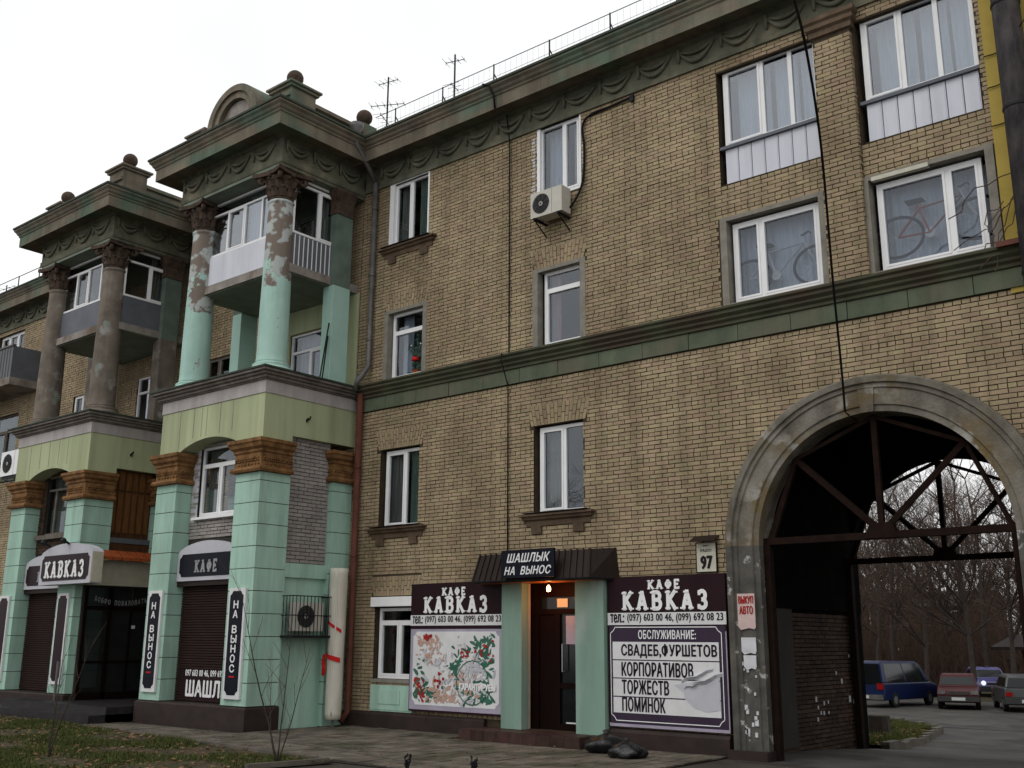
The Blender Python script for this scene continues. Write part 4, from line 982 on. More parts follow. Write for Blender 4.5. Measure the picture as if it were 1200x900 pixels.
# poster left of the door: food picture
QX0, QX1 = -15.82, -13.28
p = thing('cafe_poster', 'dark-topped poster with a food photograph of greens, tomatoes and meat', 'poster', (-14.6, -.1, .38), 'large cafe posters on the wall')
part('backing', MB().box(PF, QX0, QX1, .4, 2.95, -.1, 0), 'sign_maroon', p)
part('phone_strip', MB().box(PF, QX0, QX1, 2.1, 2.31, 0, .006), 'sign_white', p)
slab_line(p, 'letter_white', PF, 'КАФЕ', -14.95, -14.25, 2.7, 2.85, .006); slab_line(p, 'letter_white', PF, 'КАВКАЗ', -15.47, -13.65, 2.36, 2.67, .006)
line(p, 'ink', PF, 'тел.:', -15.76, -15.46, 2.14, 2.29, .009, .02); line(p, 'ink', PF, PHONE, -15.4, -13.34, 2.13, 2.29, .009, .012)
part('lilac_border', MB().box(PF, QX0 + .02, QX1 - .03, .44, 2.03, 0, .004), 'sign_lilac', p)
part('food_picture', MB().prism(PF, notch(QX0 + .1, QX1 - .1, .53, 1.98, .1), .004, .009), 'sign_white', p)
r = random.Random(11)
def blot(mb, x, z, rx, rz, n, a0=0):
    k = 9; t0 = r.random() * 6; ca, sa = math.cos(a0), math.sin(a0); q = []
    for i in range(k):
        t = 2 * math.pi * i / k; e = 1 + r.uniform(-.3, .25); u, v = rx * e * math.cos(t), rz * e * math.sin(t)
        q.append(PF.p(x + u * ca - v * sa, z + u * sa + v * ca, n))
    mb.poly(q)
def scatter(mat, cl, cnt, s0, s1, n0, elong=1.0):
    mb = MB(); i = 0
    while i < cnt:
        (cx, cz, rx, rz) = r.choice(cl); x = cx + r.gauss(0, rx); z = cz + r.gauss(0, rz)
        if not (QX0 + .16 < x < QX1 - .16 and .6 < z < 1.92): continue
        s_ = r.uniform(s0, s1); blot(mb, x, z, s_ * elong, s_, n0 + i * .00002, r.uniform(-1, 1.6)); i += 1
    part('printed_shapes', mb, mat, p, kind='stuff')
cl = [(-13.85, 1.75, .22, .12), (-13.7, 1.5, .12, .15), (-15.6, 1.0, .12, .25), (-15.35, .75, .2, .12), (-14.2, .8, .15, .2), (-13.75, .75, .1, .2), (-14.5, 1.25, .1, .15)]
scatter('teal_print', cl, 240, .012, .042, .0092, 2.4)
scatter('peach_print', [(-15.2, 1.6, .22, .1), (-15.35, 1.8, .3, .05), (-15.0, .85, .25, .15), (-14.7, .7, .15, .08), (-14.2, 1.0, .2, .2)], 150, .01, .035, .0142, 2.6)
scatter('red_print', [(-13.75, 1.6, .18, .12), (-14.3, 1.55, .06, .05), (-15.55, .95, .08, .06), (-15.45, .7, .06, .05), (-15.3, 1.88, .05, .03), (-14.95, 1.05, .08, .1)], 95, .012, .036, .018, 1.3)
scatter('sign_paper', [(-15.0, 1.3, .3, .2), (-14.0, 1.3, .2, .1), (-14.1, .85, .25, .25)], 110, .01, .03, .0205, 3.2)
mb = MB(); outline(mb, PF, [(-14.06 + .42 * math.cos(R_(t)), 1.0 + .42 * math.sin(R_(t))) for t in range(0, 360, 18)], .02, .0235); part('printed_wreath', mb, 'teal_print', p)
part('lettering', text(MB(), PF, 'ГАРАНТИРУЕМ', -14.4, -13.45, .86, .98, .026, .04), 'letter_white', p)
# tall plaques with stacked letters
def plaque(x0, x1, Y, z0, z1, lab, lettered=True, mat='sign_navy', cat='sign'):
    t = thing('vertical_sign', lab, cat, ((x0 + x1) / 2, Y, z0), 'tall notched signs on the green piers'); fr = F(Y)
    part('white_board', MB().box(fr, x0, x1, z0, z1, -.05, 0), 'sign_white', t)
    part('dark_field', MB().prism(fr, notch(x0 + .06, x1 - .06, z0 + .08, z1 - .06, .09), 0, .008), mat, t)
    if lettered:
        mb = MB(); cx = (x0 + x1) / 2; z = z1 - .26
        for ch in 'НА ВЫНОС':
            if ch == ' ': z -= .11; continue
            w = .085 if ch != 'Ы' else .1; text(mb, fr, ch, cx - w, cx + w, z - .15, z, .014, .022); z -= .195
        part('lettering', mb, 'letter_white', t)
        part('red_dash', MB().box(fr, cx - .09, cx + .09, z - .06, z - .03, .008, .013), 'red', t)
    return t
plaque(-21.72, -21.18, BY - .052, .66, 2.86, 'navy vertical takeaway sign left of the closed brown shutter under the cafe board')
plaque(-18.68, -18.12, BY - .052, .62, 2.84, 'navy vertical takeaway sign on the corner pier nearest the wrapped parasol')
plaque(-29.02, -28.46, BY - .052, .7, 2.9, 'dark vertical sign board on the leftmost pier, cut by the picture edge', False, 'sign_maroon')
plaque(-25.86, -25.32, BY - .052, .7, 2.9, 'blank maroon vertical sign on the pier beside the dark entrance steps', False, 'sign_maroon')
# arched name boards
def arch_board(x0, x1, Y, z0, z1, lab, lett, field, depth=.12, top=.25, off=0.0, grp='arched cafe name boards'):
    t = thing('name_board', lab, 'sign', ((x0 + x1) / 2, Y, z0), grp); fr = F(Y); w = x1 - x0
    pts = [(x0, z0), (x1, z0), (x1, z1 - top)] + [(x1 - .03 * w - (.94 * w) * i / 10, z1 - top * .75 + top * .75 * max(0, math.sin(math.pi * i / 10)) ** .7) for i in range(11)] + [(x0, z1 - top)]
    part('board', MB().prism(fr, pts, -depth, 0), 'sign_paper', t)
    part('field', MB().prism(fr, notch(x0 + .1, x1 - .1, z0 + .09, z1 - top - .03, .1), 0, .01), field, t)
    if lett: lett(fr, t)
    return t
arch_board(-21.03, -18.82, BY + .18, 3.06, 3.93, 'navy cafe name board with faded letters under the arched window', lambda fr, t: part('lettering', slab(MB(), fr, 'КАФЕ', -20.35, -19.45, 3.24, 3.5, .014), 'letter_grey', t), 'sign_navy')
arch_board(-28.22, -26.02, BY + .18, 3.06, 3.95, 'maroon name board half hidden behind the projecting lightbox', lambda fr, t: part('lettering', slab(MB(), fr, 'КАФЕ', -27.5, -26.7, 3.24, 3.5, .014), 'letter_grey', t), 'sign_maroon')
lbx = arch_board(-26.35, -23.85, -2.95, 3.1, 4.1, 'maroon projecting lightbox with big white slab-serif name over the entrance', lambda fr, t: part('lettering', slab(MB(), fr, 'КАВКАЗ', -26.1, -24.1, 3.27, 3.66, .014), 'letter_white', t), 'sign_maroon', depth=.3)
part('side_panel', MB().wbox(-23.849, -23.83, -2.94, -2.66, 3.12, 3.84), 'cream', lbx)
for x in (-26.0, -25.0): part('flood_lamp', MB().tube([(x, -2.9, 4.05), (x, -3.1, 4.16)], .03, 6).lathe((x, -3.1, 4.16), [(.03, -.05), (.07, -.02), (.08, .06)], 8, axis=(0, -.5, -.8)), 'black_metal', lbx)
# lettering on the closed shutter
sl = thing('shutter_banner', 'strip with phone number and big white word low on the closed brown shutter', 'banner', (-19.9, BY + .36, .55))
SF = F(BY + .36)
part('film', MB().box(SF, -20.75, -18.85, .55, 1.16, -.012, 0), 'sign_maroon', sl)
line(sl, 'letter_white', SF, '097 603 00 46, 099 692 08 23', -20.65, -18.88, 1.0, 1.15, .006, .014); line(sl, 'letter_white', SF, 'ШАШЛЫК', -20.6, -18.72, .6, .93, .006, .02)
# house number plate
hp = thing('house_number_plate', 'cream enamel plate with the number 97 under a small metal hood', 'plate', (-8.84, 0, 2.98)); HF = F(-.05)
part('plate', MB().box(HF, -9.03, -8.66, 2.97, 3.45, -.04, 0), 'enamel', hp)
part('rim', MB().box(HF, -9.045, -8.645, 2.955, 2.969, -.04, .006).box(HF, -9.045, -9.031, 2.97, 3.46, -.04, .006).box(HF, -8.659, -8.645, 2.97, 3.46, -.04, .006), 'dark_brown_metal', hp)
line(hp, 'ink', HF, '97', -8.96, -8.72, 3.02, 3.23, .004, .03); line(hp, 'ink', HF, 'вул.', -8.9, -8.79, 3.39, 3.42, .004, .01); line(hp, 'ink', HF, 'РАДІО', -8.95, -8.74, 3.3, 3.35, .004, .01)
part('hood', MB().prism(S(0), [(-.02, 3.56), (-.2, 3.47), (-.2, 3.485), (-.02, 3.58)], -9.08, -8.6), 'dark_brown_metal', hp)
# bills on the arch legs
def bill(x0, x1, z0, z1, Y, lines, lab, mat='paper_white'):
    t = thing('paper_bill', lab, 'notice', ((x0 + x1) / 2, Y, z0), 'paper bills pasted on the arch'); fr = F(Y)
    part('sheet', MB().box(fr, x0, x1, z0, z1, -.012, 0), mat, t)
    for (s_, a, b_, c, d, mm) in lines: part('lettering', text(MB(), fr, s_, x0 + (x1 - x0) * a, x0 + (x1 - x0) * b_, z0 + (z1 - z0) * c, z0 + (z1 - z0) * d, .003, .02), mm, t)
    part('torn_hem', MB().prism(fr, [(x0, z0), (x1, z0), (x1 - .02, z0 - .04), (x0 + (x1 - x0) * .6, z0 - .02), (x0 + .05, z0 - .05)], -.01, -.002), mat, t)
VA = [('ВЫКУП', .06, .94, .7, .92, 'red_print'), ('АВТО', .1, .9, .38, .62, 'red_print')]
bill(-8.24, -7.93, 2.05, 2.58, -.165, VA, 'white bill with red capitals on the left leg of the arch', 'paper_pink')
bill(-8.2, -7.94, 1.66, 1.88, -.165, [], 'small lilac notice below the red-lettered bill on the left arch leg')
bill(-8.17, -7.95, 1.42, 1.6, -.165, [], 'lowest small lilac notice on the left leg of the arch')
bill(-3.78, -3.45, 2.05, 2.6, -.165, VA, 'white bill with red capitals on the right leg of the arch', 'paper_pink')
bill(-3.78, -3.5, 2.7, 2.95, -.165, [], 'small white notice above the red-lettered bill on the right arch leg')
r = random.Random(4); mb = MB()
for i in range(26):
    y = r.uniform(.6, 5.2); z = r.choice([r.uniform(.2, .9), r.uniform(.2, 2)]); s_ = r.uniform(.04, .1); mb.box(S(PXL + .02), y, y + s_, z, z + s_ * 1.3, 0, .006)
part('paper_scraps', mb, 'paper_white', PW, kind='stuff')
mb = MB()
for i in range(34):
    x = r.choice([r.uniform(-8.35, -7.95), r.uniform(-8.35, -7.95), r.uniform(-3.8, -3.5)]); z = r.uniform(.3, 1.45); s_ = r.uniform(.02, .06); mb.box(F(-.14), x, x + s_, z, z + s_ * 1.6, -.01, .012)
for lg in [o for o in BLD.children if o.name.startswith('arch_leg')][:1]: part('paper_scraps', mb, 'paper_white', lg, kind='stuff')

# ================================================================== THINGS ON THE FACADE
def ac_unit(fr, u0, v0, n0, w, h, d, lab, mat='ac_white', feet=True):
    t = thing('air_conditioner', lab, 'air conditioner', fr.p(u0 + w / 2, v0, n0), 'air conditioner units on the walls')
    part('casing', MB().box(fr, u0, u0 + w, v0, v0 + h, n0, n0 + d), mat, t)
    cx, cz = u0 + w * .34, v0 + h * .5; rr = h * .38; ax = fr.n
    part('fan_recess', MB().lathe(fr.p(cx, cz, n0 + d), [(rr, -.0), (rr, .004)], 24, axis=ax), 'ac_fan', t)
    mb = MB()
    for k in (1, .8, .6, .4): 
        for i in range(24):
            a0, a1 = 2 * math.pi * i / 24, 2 * math.pi * (i + 1) / 24; mb.tube([fr.p(cx + rr * k * math.cos(a0), cz + rr * k * math.sin(a0), n0 + d + .012), fr.p(cx + rr * k * math.cos(a1), cz + rr * k * math.sin(a1), n0 + d + .012)], .004, 3, cap=False)
    for i in range(8):
        a0 = math.pi * i / 4; mb.tube([fr.p(cx, cz, n0 + d + .014), fr.p(cx + rr * math.cos(a0), cz + rr * math.sin(a0), n0 + d + .012)], .004, 3)
    part('fan_guard', mb, 'black_metal' , t)
    part('fan_hub', MB().lathe(fr.p(cx, cz, n0 + d + .006), [(.05, 0), (.05, .006)], 12, axis=ax), mat, t)
    part('seam_line', MB().box(fr, u0 + w * .68, u0 + w * .685, v0 + .01, v0 + h - .01, n0 + d, n0 + d + .003), 'ac_fan', t)
    if feet:
        for u in (u0 + .1, u0 + w - .1): part('bracket', MB().box(fr, u - .02, u + .02, v0 - .05, v0 - .005, 0, n0 + d + .02).tube([fr.p(u, v0 - .3, .01), fr.p(u, v0 - .05, n0 + d - .02)], .015, 4), 'black_metal', t)
    return t
ac_unit(WF, -12.4, 10.22, .12, .8, .55, .3, 'cream air conditioner hanging under the top-floor window with curtains')
ac_unit(F(-1.75), -30.85, 6.38, .0, 1.2, .72, .5, 'white air conditioner on black brackets at the far left edge', mat='upvc', feet=False)
part('bracket', MB().wbox(-30.8, -29.06, -2.2, -2.15, 6.3, 6.37).wbox(-30.8, -29.06, -1.85, -1.8, 6.3, 6.37).tube([(-30.6, -2.2, 6.3), (-29.06, -2.2, 5.9)], .03, 5), 'black_metal', BLD)
ac_unit(S(-18.09), -1.62, 1.98, .1, .72, .6, .28, 'cream air conditioner inside the barred cage beside the parasol', feet=False)
cg = thing('window_cage', 'black barred security cage round the street-level air conditioner', 'cage', (-17.7, -1.2, 1.88))
CF = S(-18.09); mb = MB()
for z in (1.88, 2.3, 2.7):
    part('rail', MB().tube([CF.p(-1.84, z, 0), CF.p(-1.84, z, .5), CF.p(-.66, z, .5), CF.p(-.66, z, 0)], .012, 4), 'black_metal', cg)
for i in range(13): part('bar', MB().tube([CF.p(-1.84 + i * 1.18 / 12, 1.88, .5), CF.p(-1.84 + i * 1.18 / 12, 2.7, .5)], .009, 4), 'black_metal', cg)
for s_ in (-1.84, -.66):
    for i in range(4): part('bar', MB().tube([CF.p(s_, 1.88, .1 + i * .1), CF.p(s_, 2.7, .1 + i * .1)], .009, 4), 'black_metal', cg)
part('tray', MB().box(CF, -1.84, -.66, 1.84, 1.87, 0, .5), 'black_metal', cg)
# drainpipes
dp = thing('drainpipe', 'tall drainpipe in the corner, grey above and brown below, with a funnel', 'drainpipe', (-17.7, -.2, 0))
part('lower_pipe', MB().tube([(-17.66, -.14, 7.35), (-17.66, -.14, .3), (-17.7, -.3, .1)], .075, 12), 'pipe_brown', dp, smooth=True)
part('upper_pipe', MB().tube([(-17.45, -.12, 12.6), (-17.45, -.12, 8.0), (-17.5, -.25, 7.75), (-17.6, -.33, 7.6), (-17.66, -.3, 7.4)], .062, 12), 'pipe_grey', dp, smooth=True)
part('elbow_pipe', MB().tube([(-17.45, -.12, 12.6), (-17.45, -.4, 12.95), (-17.4, -.85, 13.35), (-17.4, -.85, 13.7)], .062, 12), 'pipe_grey', dp, smooth=True)
part('funnel', MB().lathe((-17.4, -.85, 13.5), [(.07, 0), (.08, .1), (.16, .26), (.17, .36), (.15, .36)], 12), 'pipe_grey', dp, smooth=True)
for z in (1.6, 3.6, 5.6): part('pipe_clip', MB().lathe((-17.66, -.14, z), [(.075, 0), (.09, .005), (.09, .04), (.075, .045)], 12), 'pipe_brown', dp)
for z in (8.6, 10.2, 11.9): part('pipe_clip', MB().lathe((-17.45, -.12, z), [(.062, 0), (.078, .005), (.078, .04), (.062, .045)], 12), 'pipe_grey', dp)
fl_ = thing('flue_pipe', 'thick dark round flue pipe rising against the yellow wall', 'pipe', (-2.95, -.3, 5))
part('pipe', MB().tube([(-3.16, -.28, 5.0), (-3.16, -.28, 14.5)], .2, 20), 'flue', fl_, smooth=True)
for z in (7.0, 9.6, 11.35, 13.2): part('band', MB().lathe((-3.16, -.28, z), [(.2, 0), (.213, .005), (.213, .05), (.2, .055)], 20), 'black_metal', fl_)
# wires
def wire(name, pts, r_, lab, cat='cable', mat='cable', grp=None): return single(name, MB().tube(pts, r_, 6), mat, lab, cat, smooth=True, group=grp)
def smoothline(P, k=8):
    P = [Vector(p) for p in P]; out = []
    for i in range(len(P) - 1):
        p0, p1, p2, p3 = P[max(i - 1, 0)], P[i], P[i + 1], P[min(i + 2, len(P) - 1)]
        for j in range(k):
            t = j / k; out.append(.5 * ((2 * p1) + (p2 - p0) * t + (2 * p0 - 5 * p1 + 4 * p2 - p3) * t * t + (3 * p1 - p0 - 3 * p2 + p3) * t ** 3))
    return out + [P[-1]]
wire('facade_cable', [(-13.28, -.16, 13.0), (-13.28, -.05, 12.4), (-13.28, -.03, 7.6), (-13.28, -.28, 7.52), (-13.28, -.28, 7.4), (-13.28, -.05, 6.9), (-13.28, -.03, 3.5)], .014, 'thin straight cable running down the brick wall to the door canopy')
wire('gutter_cable', [(-13.28, -.56, 12.98), (-13.3, -.58, 13.28), (-13.35, -.7, 13.5), (-13.5, -.73, 13.56)], .02, 'short black cable hooked over the main cornice')
wire('conditioner_hose', smoothline([(-11.78, -.25, 10.4), (-11.62, -.15, 10.35), (-11.45, -.08, 10.6), (-11.33, -.05, 10.95), (-11.3, -.04, 11.6), (-11.33, -.05, 12.1), (-11.15, -.05, 12.3), (-10.6, -.05, 12.33), (-10.1, -.05, 12.36)]), .024, 'black hose looping from the upper air conditioner to below the cornice')
single('cable_junction', MB().box(WF, -10.16, -10.08, 12.26, 12.4, 0, .07), 'black_metal', 'small black junction box at the end of the conditioner hose', 'box')
wire('hanging_cable', smoothline([(-6.18, -.2, 5.38), (-6.07, -.5, 6.03), (-5.83, -1.2, 7.2), (-5.35, -2.5, 8.83), (-4.86, -4.0, 9.45), (-4.49, -5.2, 9.49), (-3.91, -7.0, 9.35)]), .02, 'thick black cable hanging in front of the right windows down to the arch')
for i, (za, zb, lab) in enumerate(((10.75, 10.95, 'upper thin dark wire crossing the yellow wall'), (10.2, 10.3, 'middle thin dark wire crossing the yellow wall'), (9.55, 9.7, 'lower thin dark wire crossing the yellow wall'))):
    wire('wall_wire', smoothline([(-3.6, -.06, za), (-3.3, -.1, za + .02), (-2.8, -.55, zb)]), .009, lab, 'wire')
single('arch_crack_cable', MB().tube([F(-.2).p(-6.18, 5.4), F(-.2).p(-6.16, 5.34), F(.2).p(-6.16, 5.3)], .014, 5), 'cable', 'cable end tucked under the crown of the archway', 'cable')
# dead vine twigs at the right edge
r = random.Random(9)
vn = thing('dead_vine', 'leafless vine twigs hanging beside the right bicycle window', 'vine', (-3.5, -.1, 7.6), None)
for k in range(7):
    p_ = Vector((-3.45 + r.uniform(-.1, .5), -.12, 8.6 + r.uniform(-.5, .5))); pts = [p_]
    for i in range(8): p_ = p_ + Vector((r.uniform(-.2, .06), r.uniform(-.04, .02), r.uniform(-.2, .02))); pts.append(p_)
    part('twig', MB().tube(pts, .009, 4), 'twig', vn)
# roof rail and aerials
rr = thing('roof_railing', 'thin wire snow rail on posts along the long roof edge', 'railing', (-10, -.3, 13.58))
for i in range(14):
    x = -16.6 + i * 1.55; part('post', MB().tube([(x, -.35, 13.55), (x, -.35, 14.22)], .016, 4).tube([(x, -.35, 14.0), (x + .0, .1, 13.58)], .014, 4), 'black_metal', rr)
for z, q in ((14.2, .009), (13.9, .004)): part('rail', MB().tube([(-17.3, -.35, z), (-3, -.35, z)], q, 4), 'black_metal', rr)
mb = MB()
for i in range(90): mb.tube([(-17.2 + i * .155, -.35, 13.6), (-17.2 + i * .155, -.35, 14.18)], .0022, 3)
part('thin_bars', mb, 'pipe_grey', rr, kind='stuff')
r3 = thing('roof_railing', 'short roof rail at the far left wing', 'railing', (-36, -.3, 13.58))
for i in range(8): part('post', MB().tube([(-40 + i * 1.5, -.35, 13.55), (-40 + i * 1.5, -.35, 14.2)], .02, 4), 'black_metal', r3)
part('rail', MB().tube([(-41, -.35, 14.18), (-29.3, -.35, 14.18)], .014, 4), 'black_metal', r3)
def aerial(x, y, z, h, lab, arms):
    t = thing('tv_aerial', lab, 'aerial', (x, y, z), 'television aerials on the roof'); part('mast', MB().tube([(x, y, z), (x, y, z + h)], .022, 6), 'black_metal', t)
    for (hz, l, a, n) in arms:
        d = Vector((math.cos(a), math.sin(a), 0)); e = Vector((-d.y, d.x, 0)); c = Vector((x, y, z + h * hz))
        mb = MB().tube([c - d * l / 2, c + d * l / 2], .01, 4)
        for i in range(n): q = c + d * l * (i / (n - 1) - .5); mb.tube([q - e * .22 * (1 - .4 * i / n), q + e * .22 * (1 - .4 * i / n)], .006, 3); mb.tube([q - Vector((0, 0, .06)), q + Vector((0, 0, .04))], .008, 3)
        part('arm', mb, 'black_metal', t)
aerial(-15.95, 1, 13.4, 2.65, 'sturdy roof aerial with a short crossbar near the middle of the cornice', [(.93, .5, .3, 4), (.5, .5, .9, 3), (.66, .35, 1.8, 3)])
aerial(-18.35, 1, 13.4, 2.9, 'spindly multi-armed roof aerial beside the columned bay', [(.95, .6, .2, 5), (.72, .9, .5, 6), (.55, .9, 2.0, 5), (.45, .6, -.4, 4)])
aerial(-38.6, .6, 13.4, 1.4, 'small aerial on the roof at the far left', [(.9, 1.1, .1, 4)])
# closed parasol wrapped in white
pr = thing('closed_parasol', 'closed parasol wrapped in white sheet and tied with red ribbon', 'parasol', (-17.9, -.75, 0))
px, py = -17.6, -.6
prof = [(.1, .16), (.165, .17), (.175, .3), (.18, .8), (.175, 1.5), (.188, 2.1), (.192, 2.7), (.2, 3.2), (.205, 3.32), (.12, 3.325)]
part('cover', MB().lathe((px, py, 0), prof, 20), 'wrap', pr, smooth=True)
part('pole', MB().tube([(px, py, -.02), (px, py, .2)], .028, 8), 'pipe_grey', pr)
part('cover_fold', MB().tube(smoothline([(px + .1, py - .15, 3.25), (px + .12, py - .13, 2.2), (px + .07, py - .145, 1.3), (px + .09, py - .12, .25)], 5), .03, 6), 'wrap', pr, smooth=True)
def ribbon(z0, z1, a0, a1, w=.05):
    mb = MB(); k = 12; prev = None
    for i in range(k + 1):
        t = i / k; a = R_(a0 + (a1 - a0) * t); z = z0 + (z1 - z0) * t; c = Vector((px + .2 * math.cos(a), py + .2 * math.sin(a), z)); cur = (c + Vector((0, 0, w)), c - Vector((0, 0, w)))
        if prev: mb.poly([prev[1], cur[1], cur[0], prev[0]])
        prev = cur
    part('ribbon', mb, 'red', pr)
ribbon(2.3, 1.98, 190, 350, .035); ribbon(1.52, 1.38, 190, 350, .05)
part('ribbon', MB().tube(smoothline([(px - .16, py - .17, 1.5), (px - .2, py - .17, 1.3), (px - .1, py - .2, 1.2), (px - .19, py - .17, 1.08), (px - .17, py - .16, 1.4)], 4), .03, 5), 'red', pr)
single('leaning_rods', MB().tube([(-18.1, -.95, 7.56), (-18.02, -.9, 8.65)], .018, 5), 'black_metal', 'thin dark rod leaning against the pale pilaster on the first balcony', 'rod')
single('leaning_rods', MB().tube([(-18.0, -1.1, 7.56), (-17.98, -.92, 8.95)], .018, 5), 'black_metal', 'taller thin dark rod at the right of the balcony pilaster', 'rod')
# bicycles hung behind the two right windows
def bicycle(cx, cz, Y, s_, frame, lab, tilt=0):
    t = thing('bicycle', lab, 'bicycle', (cx, Y, cz), 'bicycles behind the second-floor windows'); fr = F(Y)
    R2 = .34
    def P(u, v):
        c_, s2 = math.cos(tilt), math.sin(tilt); u *= s_; return fr.p(cx + u * c_ - v * s2, cz + u * s2 + v * c_, 0)
    for u in (-.52, .52):
        w = part('wheel', MB().tube([P(u + R2 * math.cos(a), R2 + R2 * math.sin(a)) for a in [2 * math.pi * i / 28 for i in range(29)]], .027, 6, cap=False), 'bike_ink', t)
        mb = MB()
        for i in range(12): a = math.pi * i / 6; mb.tube([P(u, R2), P(u + R2 * math.cos(a), R2 + R2 * math.sin(a))], .003, 3)
        part('spokes', mb, 'rim', w); 
    part('frame', MB().tube([P(-.52, R2), P(-.1, .3), P(.36, .78), P(-.2, .75), P(-.52, R2)], .02, 6).tube([P(-.1, .3), P(-.24, .85)], .02, 6), frame, t)
    part('fork', MB().tube([P(.52, R2), P(.36, .78), P(.33, .92)], .018, 6), 'bike_white', t)
    part('saddle', MB().prism(fr, [(a.x, a.z) for a in (P(-.36, .86), P(-.12, .86), P(-.14, .9), P(-.38, .92))], -.06, .06), 'bike_dark', t)
    part('handlebar', MB().tube([P(.33, .92), P(.42, .97), P(.46, .93)], .018, 6).tube([P(.33, .92) + Vector((0, -.04, 0)), P(.33, .92) + Vector((0, .04, 0))], .015, 5), 'bike_dark', t)
    part('crank', MB().lathe(P(-.1, .3), [(.09, -.01), (.09, .01)], 12, axis=(0, -1, 0)).tube([P(-.1, .3), P(-.02, .2)], .012, 4), 'bike_white', t)
bicycle(-7.28, 7.76, .24, 1.2, 'bike_white', 'bicycle with pale frame leaning behind the left wide window')
bicycle(-4.62, 7.9, .24, 1.2, 'bike_red', 'bicycle with reddish frame leaning behind the right wide window', .02)
pt = thing('potted_plant', 'cactus with a red flower standing behind the second-floor window', 'plant', (-16.2, .22, 7.6))
r = random.Random(3); mb = MB()
for i in range(70):
    q = Vector((-16.22 + r.gauss(0, .14), .24 + r.uniform(-.04, .04), 8.05 + r.gauss(0, .28))); a = r.uniform(0, 3.1); d = Vector((math.cos(a), 0, math.sin(a))) * .07; e = Vector((-d.z, 0, d.x)) * .5; mb.poly([q - d, q - e, q + d, q + e])
part('leaves', mb, 'curtain_green', pt); part('flower', MB().lathe((-16.2, .16, 8.0), [(0, -.05), (.09, -.02), (.07, .05), (0, .07)], 9), 'red', pt); part('pot', MB().lathe((-16.2, .24, 7.58), [(.09, 0), (.12, .18), (.13, .18)], 12), 'terracotta', pt)
for (q, w_) in ((-16.05, .05), (-16.35, .04)): part('flower', MB().lathe((q, .17, 8.35), [(0, -.02), (w_ * .6, 0), (0, .03)], 7), 'letter_white', pt)
# left wing windows, balcony
window(WF, -37.2, -35.3, 10.9, 12.3, -.1, [.33, .66], parent=BLD, glassm='glass_dim', curt=[(.1, .9, 'curtain_dark')])
window(WF, -37.0, -35.0, 7.4, 9.3, -.1, [.5], transom=.7, parent=BLD, glassm='glass_dim', fmat='old_frame', curt=[(.1, .9, 'curtain_green')])
window(WF, -33.6, -32.2, 7.6, 9.2, -.1, [.5], parent=BLD, glassm='glass_dim', fmat='old_frame')
bk = part('balcony_slab', MB().wbox(-38.5, -33.6, -1.1, -.01, 9.85, 10.1), 'concrete', BLD)
part('balustrade_panel', MB().wbox(-38.5, -33.62, -1.08, -1.04, 10.1, 11.15), 'slate_siding', bk); part('balustrade_panel', MB().wbox(-33.66, -33.62, -1.04, -.02, 10.1, 11.15), 'slate_siding', bk)
part('rail', MB().wbox(-38.5, -33.58, -1.12, -1.0, 11.15, 11.2), 'pipe_grey', bk)
for i in range(24): part('slat', MB().wbox(-38.4 + i * .2, -38.38 + i * .2, -1.095, -1.08, 10.1, 11.15), 'old_frame', bk)
# yellow neighbour
yb = thing('yellow_building', 'ochre-yellow plastered neighbour house at the right edge', 'building', (0, 0, 0))
part('wall', MB().wbox(-3.6, 5.5, -.03, 5.4, 6.85, 15), 'yellow', yb); part('wall', MB().wbox(XR + .02, 5.5, -.03, 5.4, 5.95, 6.85), 'yellow', yb); part('wall', MB().wbox(-2.9, 5.5, -.03, 5.4, -1, 5.95), 'yellow', yb)
for x in (-1.2, 1.6, 4.0):
    for z in (1.2, 4.4, 7.7, 10.9): window(F(-.032), x - .7, x + .7, z, z + 1.6, .03, [.5], parent=yb, glassm='car_glass')
part('cornice', MB().sweep([(XR, -.03), (5.5, -.03)], [(0, 14.2), (.3, 14.4), (.5, 14.8), (.5, 15), (0, 15.05)]), 'yellow', yb)
part('red_sill', MB().box(F(-.03), XR - .25, -2.2, 7.5, 7.58, 0, .3), 'pipe_brown', yb)

# ================================================================== GROUND
def gz(x, y):
    t = max(0, min(1, (y - .3) / 15)); return -.02 - .85 * t * t * (3 - 2 * t) - .0
mb = MB(); xs = [-160, -90, -60, -45, -35, -28, -22, -18, -15, -12.5, -11, -9.5, -8.4, -7, -5, -3.3, 0, 5, 15, 40, 100]; ys = [-60, -30, -16, -10, -6, -3, 0, .3, 2, 4, 6, 8, 10, 12, 14, 16, 20, 30, 45, 80, 200, 500]
for y in ys:
    for x in xs: mb.v.append(Vector((x * (1 if y < 80 else 4), y, gz(x, y) )))
n = len(xs)
for j in range(len(ys) - 1):
    for i in range(n - 1): mb.f.append((j * n + i, j * n + i + 1, (j + 1) * n + i + 1, (j + 1) * n + i))
struct('ground', mb, 'asphalt', smooth=True)
def sheet(name, pts, mat, dz, sub=1):
    mb = MB(); mb.poly([(x, y, gz(x, y) + dz) for x, y in pts]); return struct(name, mb, mat)
# driveway through the passage and the yard road
mb = MB()
for j in range(23):
    y0 = -.4 + j * .9; y1 = y0 + .9
    for (x0, x1) in ((-8.3, -3.4),):
        mb.poly([(x0 - .28 * max(0, y0 - 5.5), y0, gz(0, y0) + .006), (x1 - .28 * max(0, y0 - 5.5), y0, gz(0, y0) + .006), (x1 - .28 * max(0, y1 - 5.5), y1, gz(0, y1) + .006), (x0 - .28 * max(0, y1 - 5.5), y1, gz(0, y1) + .006)])
struct('driveway', mb, 'yard_asphalt')
struct('yard', MB().poly([(-60, 20.5, -.862), (15, 20.5, -.862), (15, 38, -.862), (-60, 38, -.862)]), 'yard_asphalt')
